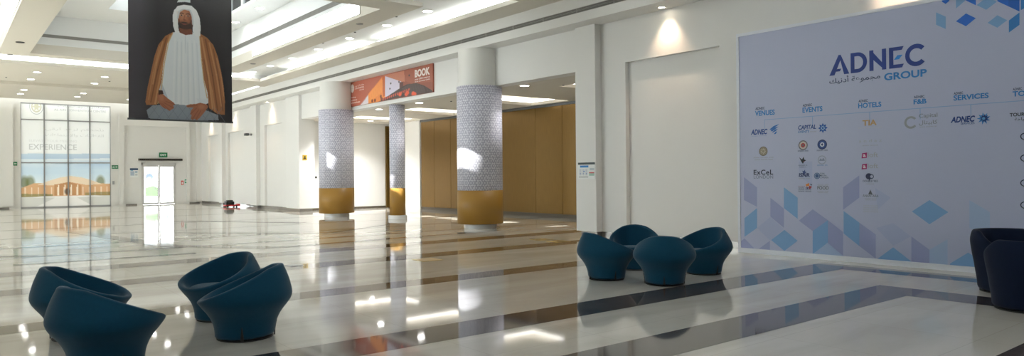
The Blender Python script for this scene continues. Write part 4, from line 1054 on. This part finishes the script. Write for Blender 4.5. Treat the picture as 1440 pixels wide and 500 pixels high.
GL, GR = 'blue tub chairs on the left', 'blue tub chairs in a ring'
egg_seat('blue tub chair, nearer of the left pair facing left, pleat open at its foot', GL, 2.25, 6.88, -.90, .40)
egg_seat('blue tub chair with visible seat, behind its twin on the near floor, facing left', GL, 2.36, 7.98, -.93, -.34)
egg_seat('blue tub chair behind the frontmost one at far left, facing right', GL, 1.06, 7.92, .94, -.30)
egg_seat('frontmost blue tub chair cut by the lower edge, facing right', GL, 1.04, 6.50, .97, .22)
egg_seat('blue tub chair on the left of the ring of four, back to the gold partition', GR, 7.52, 7.24, .95, -.32)
egg_seat('blue tub chair at the back of the ring of four, open seat facing out', GR, 8.66, 7.72, -.75, -.66)
egg_seat('blue tub chair at the front of the ring of four, its rounded back showing', GR, 7.74, 6.36, .78, .62)
egg_seat('blue tub chair on the right of the ring of four, beside the display wall', GR, 9.02, 6.66, -.99, .12)
def tall_seat(label, x, y, dx, dy):
    root = empty('barrel_chair', (x, y, 0), label, 'chair', 'navy barrel chairs', math.atan2(dy, dx))
    tab = [(0, .365), (.1, .372), (.3, .398), (.5, .430), (.62, .446), (.70, .436), (.78, .412)]
    th = [2*PI*k/NS for k in range(NS)]
    def hr(t): c = .5-.5*math.cos(t); return .45+.295*min(1, c*1.5)**1.3
    def P(t, r, z): return (r*math.cos(t), r*math.sin(t), z)
    rings = []
    for j in range(14): rings.append([P(t, lerp_tab(tab, hr(t)*j/13), hr(t)*j/13+.004) for t in th])
    for dr, dz in ((.016, .018), (.040, .022), (.064, .010), (.078, -.016)): rings.append([P(t, lerp_tab(tab, hr(t))-dr, hr(t)+dz) for t in th])
    for f_ in (.3, .6, .85, 1.0):
        rings.append([P(t, (lerp_tab(tab, hr(t))-.078)*(1-f_)+.30*f_, (hr(t)-.016)*(1-f_)+.39*f_) for t in th])
    rings.append([P(t, .15, .39) for t in th])
    grid_mesh('upholstered_shell', rings, M['navy'], root)
    pr = [[P(t, r, z) for t in th] for r, z in ((.22, .388), (.285, .395), (.295, .415), (.28, .435), (.2, .448), (.08, .45))]
    grid_mesh('seat_cushion', pr, M['navy'], root)
    b = MB(); b.lathe([(.345, 0), (.35, .004), (.35, .010), (.3, .012)], 40); b.build('base_ring', M['black'], root)
    return root
tall_seat('dark navy barrel chair at the right edge, nearer of the two, back to the viewer', 9.24, 2.55, .8, .6)
tall_seat('dark navy barrel chair at the right edge, farther one nearer the display wall', 10.42, 3.08, -.4, -.9)

# ------------------------------------------------------------------ signs and small fittings
def exit_sign(x, z, lab, w=.32, h=.2):
    q = MB(); q.box(x-w/2, x+w/2, YF-.04, YF, z-h/2, z+h/2); o = q.build('exit_sign', M['green']); tag(o, lab, 'sign', 'green exit signs')
    g = Graphic(lambda a, b, d: (x-w/2+a*w, YF-.04-d, z-h/2+b*h)); Wt = (230, 240, 234)
    g.poly([(.55, .5), (.7, .78), (.7, .6), (.92, .6), (.92, .4), (.7, .4), (.7, .22)], Wt); g.disc(.33, .76, .05, Wt, ry=.08); g.poly([(.25, .6), (.4, .66), (.36, .42), (.46, .2), (.38, .2), (.3, .38), (.18, .24), (.14, .3), (.26, .46)], Wt)
    g.rect(.06, .1, .15, .85, Wt); g.build('pictogram', o)
exit_sign(3.02, 2.36, 'small green exit sign left of the printed window'); exit_sign(7.75, 2.19, 'small green exit sign right of the printed window')
q = MB(); q.box(10.05, 10.5, YF-.06, YF-.03, 2.76, 3.04); o = q.build('exit_sign', M['green']); tag(o, 'green hanging exit sign above the entrance door', 'sign', 'green exit signs')
g = Graphic(lambda a, b, d: (10.05+a*.45, YF-.06-d, 2.76+b*.28)); g.text('EXIT', .15, .85, .3, .7, (235, 245, 240), offset=.03); g.build('pictogram', o)
def board(name, x, z, w, h, fn, lab, cat, base='sign_white'):
    q = MB(); q.box(x-w/2, x+w/2, YF-.03, YF, z-h/2, z+h/2); o = q.build(name, M[base]); tag(o, lab, cat)
    g = Graphic(lambda a, b, d: (x-w/2+a*w, YF-.03-d, z-h/2+b*h)); fn(g); g.build('print', o)
def ev(g):
    g.rect(0.02, .98, .78, .98, (40, 70, 110)); g.rect(.08, .55, .2, .66, (176, 190, 206)); g.rect(.62, .92, .5, .66, (150, 180, 200)); g.rect(.62, .92, .2, .4, (200, 206, 210)); g.rect(.1, .4, .7, .76, (90, 170, 200))
board('notice_board', 8.72, 1.86, .44, .54, ev, 'white evacuation plan with dark header left of the entrance door', 'sign')
def fire(g): g.rect(.08, .92, .06, .94, (206, 60, 56)); g.rect(.3, .7, .2, .7, (240, 230, 228), .003)
board('fire_sign', 11.32, 1.25, .16, .3, fire, 'small red fire notice right of the entrance door', 'sign')
def grn(g): g.rect(.08, .92, .06, .94, (50, 150, 110)); g.rect(.3, .7, .3, .7, (230, 240, 236), .003)
board('safety_sign', 11.52, 1.34, .16, .26, grn, 'small green safety notice beside the red one', 'sign')
q = MB(); q.box(7.62, 7.72, YF-.05, YF, 1.2, 1.4); tag(q.build('switch_box', M['alu']), 'grey switch box on the wall right of the printed window', 'switch')
# notice on the near pilaster (faces the hall)
ya, za = wall_pt(813.5, 228.5, 12.2); yb, zb = wall_pt(837.5, 251.5, 12.2)
q = MB(); q.box(12.185, 12.21, yb, ya, zb, za); o = q.build('notice_board', M['sign_white']); tag(o, 'white evacuation plan with dark header on the pilaster beside the side bay', 'sign')
g = Graphic(lambda a, b, d: (12.185-d, ya-a*(ya-yb), zb+b*(za-zb)))
g.rect(0, 1, .87, 1, (40, 62, 66)); g.rect(.12, .62, .70, .82, (44, 132, 206)); g.rect(.7, .96, .52, .66, (186, 196, 204)); g.rect(.66, .96, .2, .42, (150, 190, 176)); g.rect(.66, .96, .35, .42, (206, 92, 90), .003); g.rect(.05, .6, .1, .15, GREY)
for k in range(3): g.rect(.08+k*.18, .2+k*.18, .22, .6, (206, 212, 220)); g.rect(.1+k*.18, .18+k*.18, .3, .36, (150, 170, 200), .003)
g.disc(.36, .46, .04, (60, 120, 190), .004); g.build('print', o)
# sign on the far pilaster's end face
q = MB(); q.box(12.36, 12.56, 30.085, 30.1, 2.25, 2.48); o = q.build('warning_sign', M['yellow']); tag(o, 'small square gold sign on the far pilaster beside the side bay', 'sign')
g = Graphic(lambda a, b, d: (12.36+a*.2, 30.085-d, 2.25+b*.23)); g.poly([(.2, .2), (.8, .2), (.8, .45), (.65, .45), (.65, .8), (.35, .8), (.35, .45), (.2, .45)], (70, 60, 30)); g.build('pictogram', o)
q = MB(); q.lathe([(.05, 0), (.05, .03), (.03, .05)], 16); o = q.build('wall_fitting', M['black'], loc=(13.35, 31.0, 1.5)); o.rotation_euler = (PI/2, 0, 0); tag(o, 'small dark round fitting on the white end wall of the side bay', 'fitting')
# security camera on a pilaster
o = empty('security_camera', (12.21, 36.2, 3.67), 'small white security camera on the far pilaster', 'camera')
q = MB(); q.box(-.06, 0, -.05, .05, -.05, .05); q.box(-.2, -.06, -.015, .015, -.015, .015); q.build('bracket', M['alu'], o)
q = MB(); q.box(-.34, -.16, -.18, .1, -.06, .06); q.build('housing', M['alu_dark'], o, bevel=.015)
# cleaning machine on the far floor
o = empty('floor_machine', (11.72, 38.2, 0), 'small black machine with red base standing on the far floor by the wall', 'machine')
q = MB(); q.box(-.2, .2, -.2, .2, .12, .3); q.box(-.14, .16, -.15, .15, .3, .36); q.build('housing', M['black'], o, bevel=.03)
q = MB(); q.box(-.25, .45, -.22, .22, .05, .12); q.box(.4, .5, -.2, .2, .05, .16); q.build('base', M['red'], o, bevel=.02)
for a, b in ((-.15, -.22), (-.15, .22), (.3, -.22), (.3, .22)):
    q = MB(); q.lathe([(.05, -.02), (.05, .02)], 16); w_ = q.build('wheel', M['black'], o, loc=(a, b, .05)); w_.rotation_euler = (PI/2, 0, 0)
# floor boxes set in the marble
for (x, y, s, mt, lab) in ((4.72, 11.86, .12, 'alu', 'grey steel floor socket plate in the marble beyond the left chairs'), (6.84, 11.01, .2, 'brass', 'brass floor socket plate on the open marble in front of the round columns'), (10.96, 12.63, .2, 'brass', 'brass floor socket plate left of the chair ring, nearer the bay'), (10.95, 12.04, .2, 'brass', 'brass floor socket plate left of the chair ring, nearer the chairs')):
    q = MB(); q.box(x-s, x+s, y-s, y+s, 0.0005, .007); tag(q.build('floor_socket', M[mt]), lab, 'floor socket', 'floor socket plates')

# ------------------------------------------------------------------ daylight
w = bpy.data.worlds.new('sky'); SC.world = w; w.use_nodes = True
bg = w.node_tree.nodes['Background']
sk = w.node_tree.nodes.new('ShaderNodeTexSky'); sk.sky_type = 'HOSEK_WILKIE'; sk.sun_direction = (-.8, 0, .6); sk.turbidity = 5
mixc = w.node_tree.nodes.new('ShaderNodeMix'); mixc.data_type = 'RGBA'; mixc.inputs['Factor'].default_value = .7
mixc.inputs['B'].default_value = (.93, .97, 1.0, 1); w.node_tree.links.new(sk.outputs[0], mixc.inputs['A']); w.node_tree.links.new(mixc.outputs['Result'], bg.inputs['Color'])
bg.inputs['Strength'].default_value = 4.2
sd = bpy.data.lights.new('sun', 'SUN'); sd.energy = 9; sd.angle = .009; sd.color = (1, .95, .86)
so = bpy.data.objects.new('sun', sd); COL.objects.link(so)
so.rotation_euler = Vector((1, -.15, -.75)).to_track_quat('-Z', 'Y').to_euler()

vs_ = SC.view_settings
SC.display_settings.display_device = 'sRGB'
vs_.view_transform = 'Standard'; vs_.look = 'None'; vs_.gamma = 1; vs_.use_curve_mapping = False
vs_.exposure = 1.45
SC.cycles.use_denoising = True
SC.cycles.max_bounces = 10; SC.cycles.diffuse_bounces = 6; SC.cycles.glossy_bounces = 4
SC.cycles.sample_clamp_indirect = 6.0
SC.cycles.caustics_reflective = False; SC.cycles.caustics_refractive = False
